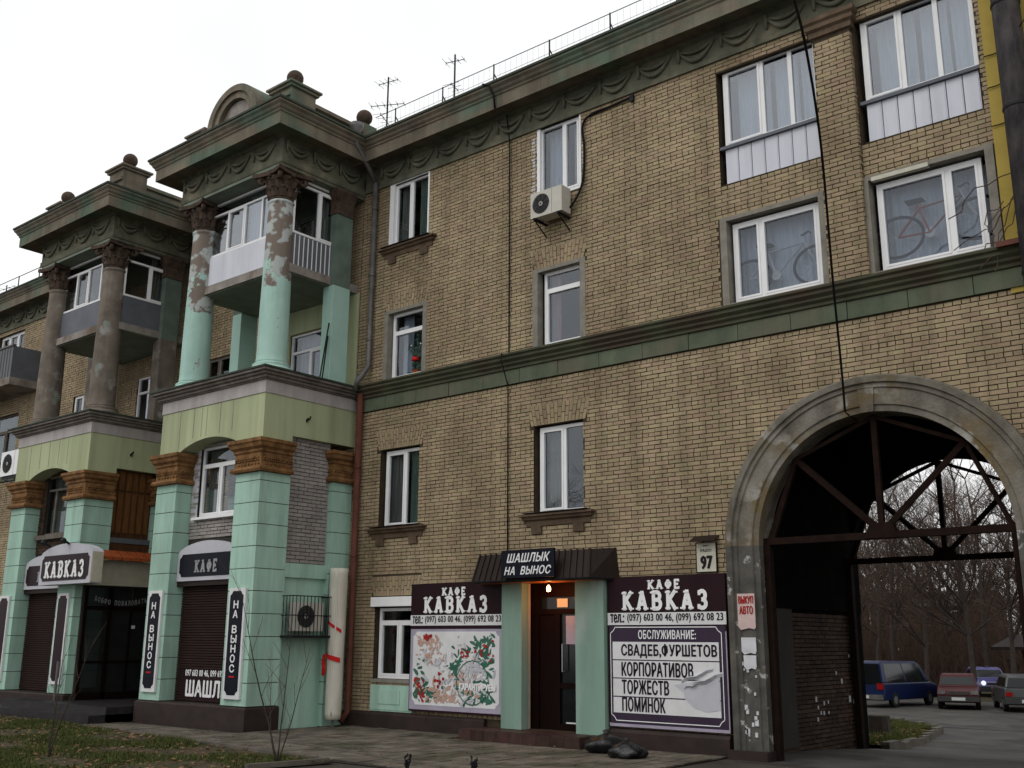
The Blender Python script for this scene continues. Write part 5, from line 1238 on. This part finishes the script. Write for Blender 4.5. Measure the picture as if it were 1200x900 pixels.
# paving of small square slabs in front of the house; the nearest 300 singly
PAV = struct('pavement', MB().poly([(-34, 0, -.006), (-8.55, 0, -.006), (-8.55, -4.75, -.006), (-14.0, -4.75, -.006), (-34, -3.6, -.006)][::-1]), 'dark_mortar')
tiles = []; s_ = .29; r = random.Random(8)
for i in range(86):
    for j in range(16):
        x0 = -33.5 + i * s_; y1 = -.02 - j * s_; xc, yc = x0 + s_ / 2, y1 - s_ / 2
        lim = -4.72 if xc > -14 else -4.72 + (-14 - xc) * .056
        if yc - s_ / 2 < lim: continue
        if any(a - .05 < xc < b_ + .1 and yc > c - .1 for a, b_, c in ((-29.1, -25.1, -2.75), (-21.9, -17.9, -2.7), (-27.7, -22.0, -3.7), (-13.9, -11.0, -.8))): continue
        tiles.append((x0, y1 - s_, (Vector((xc, yc, 0)) - CAM).length, in_frame((xc, yc, 0)), r.uniform(-.004, .006)))
vis = sorted([t for t in tiles if t[3]], key=lambda t: t[2])[:300]; vs_ = set((t[0], t[1]) for t in vis)
tm = MB().wbox(.009, s_ - .011, .009, s_ - .011, -.004, .014).mesh('paving_slab', 'slab')
for t in vis:
    o = raw('paving_slab', tm, PAV, (t[0], t[1], t[4])); o.rotation_euler = (r.uniform(-.01, .01), r.uniform(-.01, .01), 0)
mb = MB()
for t in tiles:
    if (t[0], t[1]) not in vs_: mb.wbox(t[0] + .009, t[0] + s_ - .011, t[1] + .009, t[1] + s_ - .011, -.01 + t[4], .012 + t[4])
struct('paving_field', mb, 'slab', kind='stuff', parent=PAV)
# pale edging strip crossing the paving, kerb of the lawn
ed = struct('edging', MB().wbox(-17.4, -17.39, -3.0, -2.99, -.2, -.1), 'kerb'); k = 9
for i in range(k):
    a = Vector((-17.45, -3.02, 0)).lerp(Vector((-10.6, -4.35, 0)), i / k); b_ = Vector((-17.45, -3.02, 0)).lerp(Vector((-10.6, -4.35, 0)), (i + .97) / k); q = Vector((.015, .06, 0))
    m_ = MB(); m_.prism(G, [(0, 0)] * 0 + [(0, 0), (1, 0), (1, 1)], 0, .1) if False else None
    m_.v = [a - q, b_ - q, b_ + q, a + q, a - q + Vector((0, 0, .035)), b_ - q + Vector((0, 0, .035)), b_ + q + Vector((0, 0, .035)), a + q + Vector((0, 0, .035))]
    m_.f = [(4, 5, 6, 7), (0, 1, 5, 4), (1, 2, 6, 5), (2, 3, 7, 6), (3, 0, 4, 7)]; part('kerb_stone', m_, 'kerb', ed)
# lawn with litter of leaves
LW = [(-60, -2.3), (-34, -3.35), (-26, -3.72), (-22.2, -3.95), (-19, -4.25), (-14.0, -4.82), (-12.6, -4.9), (-12.95, -6.2), (-16, -12), (-60, -14)]
lawn = struct('lawn', MB().poly([(x, y, .02) for x, y in LW][::-1]).poly([(x, y, .0) for x, y in LW][::-1]), 'soil')
kb = struct('lawn_kerb', MB().wbox(-12.7, -12.69, -4.95, -4.94, -.3, -.2), 'kerb')
kp = [(-16.5, -4.6), (-14.0, -4.85), (-12.7, -4.95), (-12.95, -6.3)]
for a, c in zip(kp, kp[1:]):
    a, c = Vector((*a, 0)), Vector((*c, 0)); n = max(1, int((c - a).length / .8)); d = (c - a).normalized(); q = Vector((-d.y, d.x, 0)) * .05
    for i in range(n):
        p0 = a.lerp(c, i / n); p1 = a.lerp(c, (i + .97) / n); m_ = MB(); U = Vector((0, 0, .07))
        m_.v = [p0 - q, p1 - q, p1 + q, p0 + q, p0 - q + U, p1 - q + U, p1 + q + U, p0 + q + U]; m_.f = [(4, 5, 6, 7), (0, 1, 5, 4), (1, 2, 6, 5), (2, 3, 7, 6), (3, 0, 4, 7)]
        part('kerb_stone', m_, 'kerb', kb)
def inside(x, y, P):
    c = False
    for i in range(len(P)):
        (x1, y1), (x2, y2) = P[i], P[i - 1]
        if (y1 > y) != (y2 > y) and x < (x2 - x1) * (y - y1) / (y2 - y1) + x1: c = not c
    return c
from mathutils import noise as mnoise
r = random.Random(12)
def blades(P, n, x0, x1, y0, y1, h, zf, thr=-.05):
    mb = MB(); k = 0; tries = 0
    while k < n and tries < n * 8:
        tries += 1; x = r.uniform(x0, x1); y = r.uniform(y0, y1)
        if not inside(x, y, P): continue
        g = mnoise.noise(Vector((x * .55, y * .9, 0)))
        if g < thr + r.uniform(-.18, .12): continue
        hh = h * r.uniform(.4, 1.2) * (1 + g); a = r.uniform(0, 6.28); d = Vector((math.cos(a), math.sin(a), 0)) * .009; z = zf(x, y); ln = Vector((r.uniform(-.03, .03), r.uniform(-.03, .03), hh))
        b = Vector((x, y, z)); mb.v += [b - d, b + d, b + ln]; q = len(mb.v); mb.f.append((q - 3, q - 2, q - 1)); k += 1
    return mb
struct('grass', blades(LW, 45000, -31, -12.6, -9, -3.3, .06, lambda x, y: .02), 'grass', kind='stuff', parent=None)['label'] = 'short patchy green grass on the front lawn'
bpy.data.objects['grass']['category'] = 'grass'
def litter(P, n, x0, x1, y0, y1, zf, mat='leaf_litter', s0=.02, s1=.05):
    mb = MB(); k = 0
    while k < n:
        x = r.uniform(x0, x1); y = r.uniform(y0, y1)
        if P and not inside(x, y, P): continue
        s_ = r.uniform(s0, s1); a = r.uniform(0, 6.28); d = Vector((math.cos(a), math.sin(a), r.uniform(-.3, .3))) * s_; e = Vector((-d.y, d.x, r.uniform(-.5, .5) * s_)) * .6; c = Vector((x, y, zf(x, y) + s_ * .35))
        mb.v += [c - d, c - e, c + d, c + e]; q = len(mb.v); mb.f.append((q - 4, q - 3, q - 2, q - 1)); k += 1
    return mb
lt = struct('leaf_litter', litter(LW, 4500, -31, -12.6, -9, -3.3, lambda x, y: .03), 'leaf_litter', kind='stuff'); lt['label'] = 'fallen brown leaves scattered over the front lawn'; lt['category'] = 'leaves'
lt = struct('leaf_litter', litter(None, 1100, -26, -8.6, -4.6, -.6, lambda x, y: .013, s0=.012, s1=.03), 'leaf_litter', kind='stuff'); lt['label'] = 'few leaves blown over the paving'; lt['category'] = 'leaves'
# yard island
IS = [(-14.5, 6.0), (-8.2, 6.0), (-8.9, 8.6), (-9.75, 11.2), (-10.6, 15.3), (-11.16, 18.2), (-12.0, 20.0), (-13.5, 21), (-22, 21), (-22, 6)]
mb = MB(); yy = [6, 7, 8, 9, 10, 11.2, 12.5, 14, 15.3, 17, 18.2, 20, 21]
def isx(y):
    E = [(6.0, -8.2), (8.6, -8.9), (11.2, -9.75), (15.3, -10.6), (18.2, -11.16), (20.0, -12.0), (21.0, -13.5)]
    for (a, xa), (b, xb) in zip(E, E[1:]):
        if a <= y <= b: return xa + (xb - xa) * (y - a) / (b - a)
for a, b in zip(yy, yy[1:]): mb.poly([(-22, a, gz(0, a) + .08), (isx(a), a, gz(0, a) + .08), (isx(b), b, gz(0, b) + .08), (-22, b, gz(0, b) + .08)])
struct('yard_island', mb, 'soil')
kb = struct('island_kerb', MB().wbox(-10, -9.99, 9, 9.01, -2, -1.9), 'kerb')
kp = [(-8.2, 6.0), (-8.9, 8.6), (-9.75, 11.2), (-10.6, 15.3), (-11.16, 18.2), (-12.0, 20.0), (-13.8, 21.2)]
for a, c in zip(kp, kp[1:]):
    n = max(1, int((Vector(c) - Vector(a)).length / .75))
    for i in range(n):
        t = (i + .5) / n; x = a[0] + (c[0] - a[0]) * t; y = a[1] + (c[1] - a[1]) * t; o = part('kerb_stone', MB().wbox(x - .09, x + .09, y - .33, y + .33, gz(x, y) - .05, gz(x, y) + r.uniform(.12, .2)), 'kerb', kb)
def flat(P, d): return lambda x, y: gz(x, y) + d
g2 = struct('grass', blades(IS, 22000, -16, -8.2, 6, 21, .13, flat(None, .08), -.3), 'yard_grass', kind='stuff'); g2['label'] = 'green grass on the yard island seen through the arch'; g2['category'] = 'grass'
lt = struct('leaf_litter', litter(IS, 2200, -16, -8.2, 6, 21, flat(None, .1), s0=.04, s1=.09), 'leaf_litter', kind='stuff'); lt['label'] = 'fallen leaves on the yard island'; lt['category'] = 'leaves'
sp_ = thing('tree_stump', 'dark cut stump on the grassy island in the yard', 'stump', (-12.0, 15.5, gz(0, 15.5)))
part('stump', MB().lathe((-12.0, 15.5, gz(0, 15.5)), [(.42, 0), (.35, .15), (.33, .6), (.3, .62)], 11), 'bark', sp_)
sg = single('yard_log', MB().tube([(-12.9, 14.0, -.72), (-12.0, 14.2, -.7)], .09, 8), 'terracotta', 'short orange-brown log lying on the yard island', 'log')

# ================================================================== VEGETATION
def limb(mb, p, d, ln, rad, dep, rr, spread=.6, kids=(2, 4), seg=5, twig=None, lift=.12):
    k = 4; pts = [p]; q = p.copy(); dd = d.copy()
    for i in range(k):
        dd = (dd + Vector((rr.gauss(0, .09), rr.gauss(0, .09), rr.gauss(0, .05) + lift * .3))).normalized(); q = q + dd * ln / k; pts.append(q.copy())
    m_ = mb if dep > 1 or twig is None else twig
    m_.tube(pts, [rad * (1 - .45 * i / k) for i in range(k + 1)], max(3, seg), cap=False)
    if dep == 0: return
    for i in range(rr.randint(*kids)):
        t = rr.uniform(.35, 1); b = pts[min(k, int(t * k))]; a = rr.uniform(0, 6.28); o = dd.orthogonal().normalized(); o = (Matrix.Rotation(a, 3, dd) @ o)
        limb(mb, b, (dd + o * rr.uniform(spread * .5, spread * 1.3)).normalized(), ln * rr.uniform(.55, .8), rad * rr.uniform(.42, .6), dep - 1, rr, spread, kids, seg - 1, twig, lift)
def bare_tree(name, lab, loc, h, rad, seed, group=None, dep=4, kids=(3, 4), mats=('bark', 'twig'), cat='tree', clear=.28):
    rr = random.Random(seed); t = thing(name, lab, cat, loc, group); mb = MB(); tw = MB(); P = Vector(loc)
    pts = [P - Vector((0, 0, .2))]; d = Vector((0, 0, 1)); q = P.copy(); K = 7
    for i in range(K): d = (d + Vector((rr.gauss(0, .05), rr.gauss(0, .05), .1))).normalized(); q = q + d * h * .8 / K; pts.append(q.copy())
    mb.tube(pts, [rad * (1 - .8 * i / K) for i in range(K + 1)], 8, cap=False)
    part('trunk', mb, mats[0], t, smooth=True); cb = MB()
    for i in range(2, K + 1):
        if i / K < clear: continue
        for j in range(rr.randint(2, 3)):
            a = rr.uniform(0, 6.28); dd = Vector((math.cos(a), math.sin(a), rr.uniform(.5, 1.3))).normalized(); limb(cb, pts[i], dd, h * .3 * (1.15 - i / K * .5), rad * .42 * (1.1 - i / K * .6), dep - 1, rr, .6, kids, 4, tw)
    part('limbs', cb, mats[0], t, smooth=True); part('crown', tw, mats[1], t); return t
# saplings on the lawn
def sapling(loc, stems, lab, seed):
    rr = random.Random(seed); t = thing('sapling', lab, 'sapling', loc, 'bare saplings on the lawn'); P = Vector(loc)
    for (dx, dy, h, r0) in stems:
        mb = MB(); d = Vector((dx, dy, 1)).normalized(); pts = [P.copy()]; q = P.copy()
        for i in range(8): d = (d + Vector((rr.gauss(0, .05), rr.gauss(0, .05), .06))).normalized(); q = q + d * h / 8; pts.append(q.copy())
        mb.tube(pts, [r0 * (1 - .85 * i / 8) for i in range(9)], 6)
        part('stem', mb, 'bark', t, smooth=True); tb = MB()
        for i in range(2, 8):
            a = rr.uniform(0, 6.28); dd = Vector((math.cos(a) * .5, math.sin(a) * .5, .9)).normalized(); limb(tb, pts[i], dd, h * .22, r0 * .3, 1, rr, .5, (0, 2), 4)
        part('side_twigs', tb, 'twig', t)
sapling((-12.9, -5.75, .0), [(-.25, .0, 2.7, .015), (.08, .05, 2.2, .012), (.42, .1, 1.75, .012), (-.5, -.05, 1.5, .01)], 'bare forked sapling in front of the green corner pier', 5)
sapling((-16.3, -7.45, .0), [(-.08, .0, 1.9, .012), (.2, .05, 2.0, .012), (.06, 0, 1.3, .008)], 'slim bare sapling at the left of the lawn', 9)
for (x, y, lab) in ((-10.95, -5.0, 'small dark dried weed poking up at the lower edge'), (-10.1, -4.55, 'small dried weed by the paving near the door')):
    mb = MB(); rr = random.Random(int(x * 10))
    for i in range(12):
        a = rr.uniform(0, 6.28); mb.tube([(x, y, 0), (x + .04 * math.cos(a), y + .04 * math.sin(a), rr.uniform(.1, .26))], .008, 4); mb.lathe((x + .04 * math.cos(a), y + .04 * math.sin(a), rr.uniform(.1, .24)), [(0, -.02), (.022, 0), (0, .025)], 5)
    single('dried_weed', mb, 'black_metal', lab, 'weed')
# trees of the yard behind
protos = [bare_tree('bare_tree', '', (0, 0, 0), 12, .13, 100 + i, 'bare trees in the yard behind the arch', dep=4, kids=(3, 5)) for i in range(3)]
rr = random.Random(31)
labs = ['thin bare tree rising behind the parked van', 'forked bare tree between the blue van and red car', 'tall bare tree just behind the red sedan', 'bare tree by the dark estate car at the right', 'slender bare tree left of the blue van', 'leaning bare tree beyond the red brick house corner']
spots = [(-19.5, 38, 1.0), (-17.3, 36, .9), (-15.6, 37.5, 1.1), (-13.6, 36.5, 1.0), (-21.5, 37, .95), (-23.5, 46, 1.1)]
rest = [(-20 - rr.uniform(-9, 16), 44 + rr.uniform(0, 40)) for _ in range(34)]
for i, (x, y, s_) in enumerate(spots + [(x, y, rr.uniform(.85, 1.35)) for x, y in rest]):
    o = protos[i] if i < 3 else dup_tree(protos[i % 3])
    o.location = (x, y, -.86); o.rotation_euler = (0, 0, rr.uniform(0, 6.28)); o.scale = (s_,) * 3
    o['label'] = labs[i] if i < len(labs) else 'bare leafless tree in the thicket far behind the parked cars'; o['category'] = 'tree'; o['group'] = 'bare trees in the yard behind the arch'
for i, (x, y) in enumerate(((-6, -27), (-13, -29), (-20, -27), (-28, -30), (-37, -28), (4, -30), (-46, -31))):
    o = dup_tree(protos[i % 3]); o.location = (x, y, 0); o.rotation_euler = (0, 0, i * 1.3); o.scale = (1.15,) * 3
    o['label'] = 'bare street tree across the road, seen only as a reflection in the panes'; o['category'] = 'tree'; o['group'] = 'street trees across the road'
# undergrowth haze of twigs
mb = MB(); rr = random.Random(77)
for i in range(4200):
    x = -20 + rr.uniform(-22, 14); y = rr.uniform(51, 78); h = rr.uniform(1.5, 5.5); q = Vector((x, y, -.86)); pts = [q]
    for k in range(3): q = q + Vector((rr.uniform(-.5, .5), rr.uniform(-.4, .4), h / 3)); pts.append(q)
    mb.tube(pts, [.03, .024, .016, .006], 3, cap=False)
    for k in range(5):
        b = pts[rr.randint(1, 3)]; mb.tube([b, b + Vector((rr.uniform(-.8, .8), rr.uniform(-.5, .5), rr.uniform(.2, 1.1)))], .011, 3, cap=False)
sh = struct('thicket', mb, 'twig', kind='stuff'); sh['label'] = 'dense leafless brush behind the yard'; sh['category'] = 'brush'
gr = struct('far_grass', MB().poly([(-90, 38, -.855), (20, 38, -.855), (20, 110, -.855), (-90, 110, -.855)]), 'soil')
# houses beyond
def far_house(x, y, w, d, h, mat, lab, floors):
    t = thing('far_house', lab, 'house', (x, y, -.9), 'houses beyond the yard trees'); part('wall', MB().wbox(x - w / 2, x + w / 2, y, y + d, -.9, h), mat, t)
    part('roof', MB().prism(S(0), [(y - .4, h), (y + d + .4, h), (y + d / 2, h + 1.6)], x - w / 2 - .3, x + w / 2 + .3), 'dark_brown_metal', t)
    for f in range(floors):
        for i in range(int(w / 2.6)):
            xx = x - w / 2 + 1.3 + i * 2.6; zz = .4 + f * 3; wd = part('window', MB().box(F(y), xx - .6, xx + .6, zz, zz + 1.4, 0, .06), 'upvc_grey', t); part('pane', MB().box(F(y), xx - .5, xx + .5, zz + .1, zz + 1.3, .06, .07), 'car_glass', wd)
far_house(-36, 88, 14, 8, 5.2, 'far_brick', 'low red brick house glimpsed between the yard trees', 2)
far_house(-58, 98, 22, 10, 8.5, 'far_grey', 'pale grey house far behind the thicket on the left', 3)

# ================================================================== CARS
def car(x, y, ang, L_, Wd, H, body, lab, kind, group='cars parked in the yard', front_to_cam=True):
    """kind: van / sedan / wagon; nose points along +u"""
    t = thing('parked_car', lab, 'car' if kind != 'van' else 'van', (x, y, -.86), group); t.rotation_euler = (0, 0, ang)
    fr = Fr((0, 0, 0), (1, 0, 0), (0, -1, 0)); hw = Wd / 2
    if kind == 'van': low = [(-.5, .3), (.5, .3), (.5, .62), (.47, .9), (.36, 1.0), (-.49, 1.02), (-.5, .55)]; top = [(-.49, 1.0), (.36, 1.0), (.24, 1.72), (.17, H - .04), (-.44, H), (-.475, H - .1)]
    elif kind == 'wagon': low = [(-.5, .28), (.5, .28), (.5, .62), (.47, .8), (.22, .93), (-.48, .95), (-.5, .6)]; top = [(-.48, .93), (.24, .93), (.08, H - .04), (-.04, H), (-.4, H - .02), (-.45, H - .1)]
    else: low = [(-.5, .28), (.5, .28), (.5, .6), (.48, .76), (.22, .88), (-.3, .92), (-.49, .86), (-.5, .55)]; top = [(-.34, .9), (.23, .88), (.08, H - .05), (-.02, H), (-.18, H), (-.24, H - .05)]
    zc = lambda L__: [(u * L_, v) for u, v in L__]
    def tapered(pts, w0, w1, z0, z1, ins=0):
        m_ = MB(); k = len(pts)
        for s_ in (1, -1):
            for (u, v) in pts:
                f = max(0, min(1, (v - z0) / (z1 - z0))); m_.v.append(Vector((u, s_ * (w0 + (w1 - w0) * f), v)))
        m_.f = [tuple(range(k)), tuple(reversed(range(k, 2 * k)))] + [(i, k + i, k + (i + 1) % k, (i + 1) % k) for i in range(k)]
        return m_
    def cp(name, m_, mat, smooth=False, par=None):
        o = raw(name, m_.mesh(name, mat, Vector((0, 0, 0)), smooth), par or t)
        return o
    b = cp('body', tapered(zc(low), hw, hw * .97, .3, 1), body)
    md = b.modifiers.new('bevel', 'BEVEL'); md.width = .06; md.segments = 2; md.limit_method = 'ANGLE'; md.angle_limit = R_(25)
    c = cp('cabin', tapered(zc(top), hw * .94, hw * .78, .9, H), body); md = c.modifiers.new('bevel', 'BEVEL'); md.width = .05; md.segments = 2
    # glass: side strips, windscreen, rear screen slightly proud
    tp = zc(top); zg0, zg1 = .98, H - .13
    def yat(z): return hw * (.94 + (.78 - .94) * max(0, (z - .9)) / (H - .9)) + .006
    fa, fb = tp[1], tp[2]; ra, rb = tp[0], tp[-1]
    def uat(a, b_, z): return a[0] + (b_[0] - a[0]) * (z - a[1]) / (b_[1] - a[1])
    cuts = {'van': (.5,), 'wagon': (.4, .72), 'sedan': (.5,)}[kind]
    for s_ in (1, -1):
        es = [0.04] + list(cuts) + [.96]
        for e0, e1 in zip(es, es[1:]):
            m_ = MB(); q = []
            for (e, z) in ((e0 + .015, zg0), (e1 - .015, zg0), (e1 - .015, zg1), (e0 + .015, zg1)):
                u0, u1 = uat(ra, rb, min(z, rb[1])) + .08, uat(fa, fb, min(z, fb[1])) - .12; q.append((u0 + (u1 - u0) * e, s_ * yat(z), z))
            m_.poly(q if s_ < 0 else q[::-1]); cp('side_window', m_, 'car_glass')
    for nm, a, b_, o in (('windscreen', fa, fb, .012), ('rear_screen', ra, rb, -.012)):
        z0, z1 = zg0 - .02, min(zg1, b_[1] - .03); u0, u1 = uat(a, b_, z0) + o, uat(a, b_, z1) + o
        q = [(u0, -yat(z0) * .9, z0), (u0, yat(z0) * .9, z0), (u1, yat(z1) * .88, z1), (u1, -yat(z1) * .88, z1)]; cp(nm, MB().poly(q if o > 0 else q[::-1]), 'car_glass')
    for u in (-.31 * L_, .32 * L_):
        for s_ in (1, -1):
            w = cp('wheel', MB().lathe((u, s_ * (hw - .2), .31), [(.2, 0), (.3, .01), (.31, .05), (.31, .17), (.29, .2), (.19, .2)], 18, axis=(0, s_, 0)), 'tyre'); cp('rim', MB().lathe((u, s_ * (hw - .02), .31), [(.19, 0), (.17, .02), (.05, .025)], 12, axis=(0, s_, 0)), 'rim', par=w)
    for e, mt, nm in ((.5, 'chrome', 'headlight'), (-.5, 'lamp_red', 'tail_light')):
        for s_ in (1, -1):
            u = e * L_; cp(nm, MB().wbox(u - .03, u + .015 * (1 if e > 0 else 1) + (0 if e > 0 else -.0), *sorted((s_ * hw * .6, s_ * hw * .93)), *((.62, .76) if kind != 'van' or e > 0 else (.75, 1.0))) if e > 0 else MB().wbox(u - .015, u + .03, *sorted((s_ * hw * .66, s_ * hw * .95)), *((.62, .78) if kind != 'van' else (.75, 1.0))), mt)
    for e in (1, -1):
        u = e * L_ / 2; cp('bumper', MB().wbox(min(u, u + e * .07), max(u, u + e * .07), -hw * .96, hw * .96, .34, .54), 'ac_fan' if kind != 'van' else 'chrome' if e < 0 else 'ac_fan'); cp('number_plate', MB().wbox(min(u + e * .07, u + e * .085), max(u + e * .07, u + e * .085), -.26, .26, .38, .5), 'paper_white')
    cp('grille', MB().wbox(L_ / 2 - .02, L_ / 2 + .012, -hw * .5, hw * .5, .6, .72), 'ac_fan')
    return t
# nose direction angles: toward the camera is about -60 degrees
car(-17.4, 31.6, R_(82), 4.9, 1.9, 1.92, 'car_blue', 'dark blue van seen from behind at the left of the yard', 'van')
car(-14.75, 32.2, R_(-74), 4.2, 1.65, 1.4, 'car_red', 'dark red saloon car facing the arch with a pale windscreen', 'sedan')
car(-12.3, 32.2, R_(112), 4.4, 1.72, 1.45, 'car_grey', 'grey estate car with a red tail light by the right post', 'wagon')
vc = car(-16.9, 44.0, R_(-62), 4.2, 1.7, 1.45, 'car_violet', 'small bright violet-blue car with lit headlight, farthest in the yard', 'sedan')
part_o = raw('lit_headlight', MB().lathe((2.1, -.6, .7), [(.0, .0), (.12, .01), (.1, .05), (0, .06)], 10, axis=(1, 0, 0)).mesh('lit_headlight', 'headlamp'), vc)
# shed roof at the right of the yard
sd_ = thing('yard_shed', 'small dark shed with sloping roof beside the right post', 'shed', (-13.0, 40, -.86))
part('wall', MB().wbox(-14.0, -10.0, 40, 43, -.86, 1.7), 'dark_wood', sd_); part('roof', MB().prism(S(0), [(39.2, 1.5), (43.4, 2.1), (43.4, 2.25), (39.2, 1.65)], -15.2, -9.6), 'dark_brown_metal', sd_)
# rubbish bags
def bag(x, y, s_, lab, seed):
    rr = random.Random(seed); m_ = MB(); prof = [(.05, 0), (.27, .015), (.34, .07), (.35, .14), (.31, .21), (.24, .26), (.15, .3), (.07, .33), (.04, .35), (.06, .4), (.02, .41)]
    m_.lathe((x, y, 0), [(a * s_, h * s_) for a, h in prof], 30)
    for v in m_.v:
        d = v - Vector((x, y, 0)); k = 1 + .4 * mnoise.noise(d * 6 + Vector((seed, 0, 0))) + .22 * mnoise.noise(d * 17); v.x = x + d.x * k * 1.15; v.y = y + d.y * k; v.z = d.z * (1 + .15 * mnoise.noise(d * 5 + Vector((3, seed, 0))))
    t = thing('rubbish_bag', lab, 'bag', (x, y, 0), 'black rubbish bags by the step'); o = part('sack', m_, 'bag', t, smooth=True)
    part('tied_neck', MB().lathe((x, y, .335 * s_), [(.035, 0), (.045, .01), (.035, .025)], 10), 'black_metal', t)
bag(-10.35, -.95, .92, 'larger black rubbish bag leaning on the wall beside the step', 2)
bag(-9.65, -1.4, .78, 'smaller black rubbish bag lying right of the larger one', 5)
print('objects', len(bpy.data.objects), 'tris', sum(len(o.data.polygons) * 2 for o in bpy.data.objects if o.type == 'MESH'))
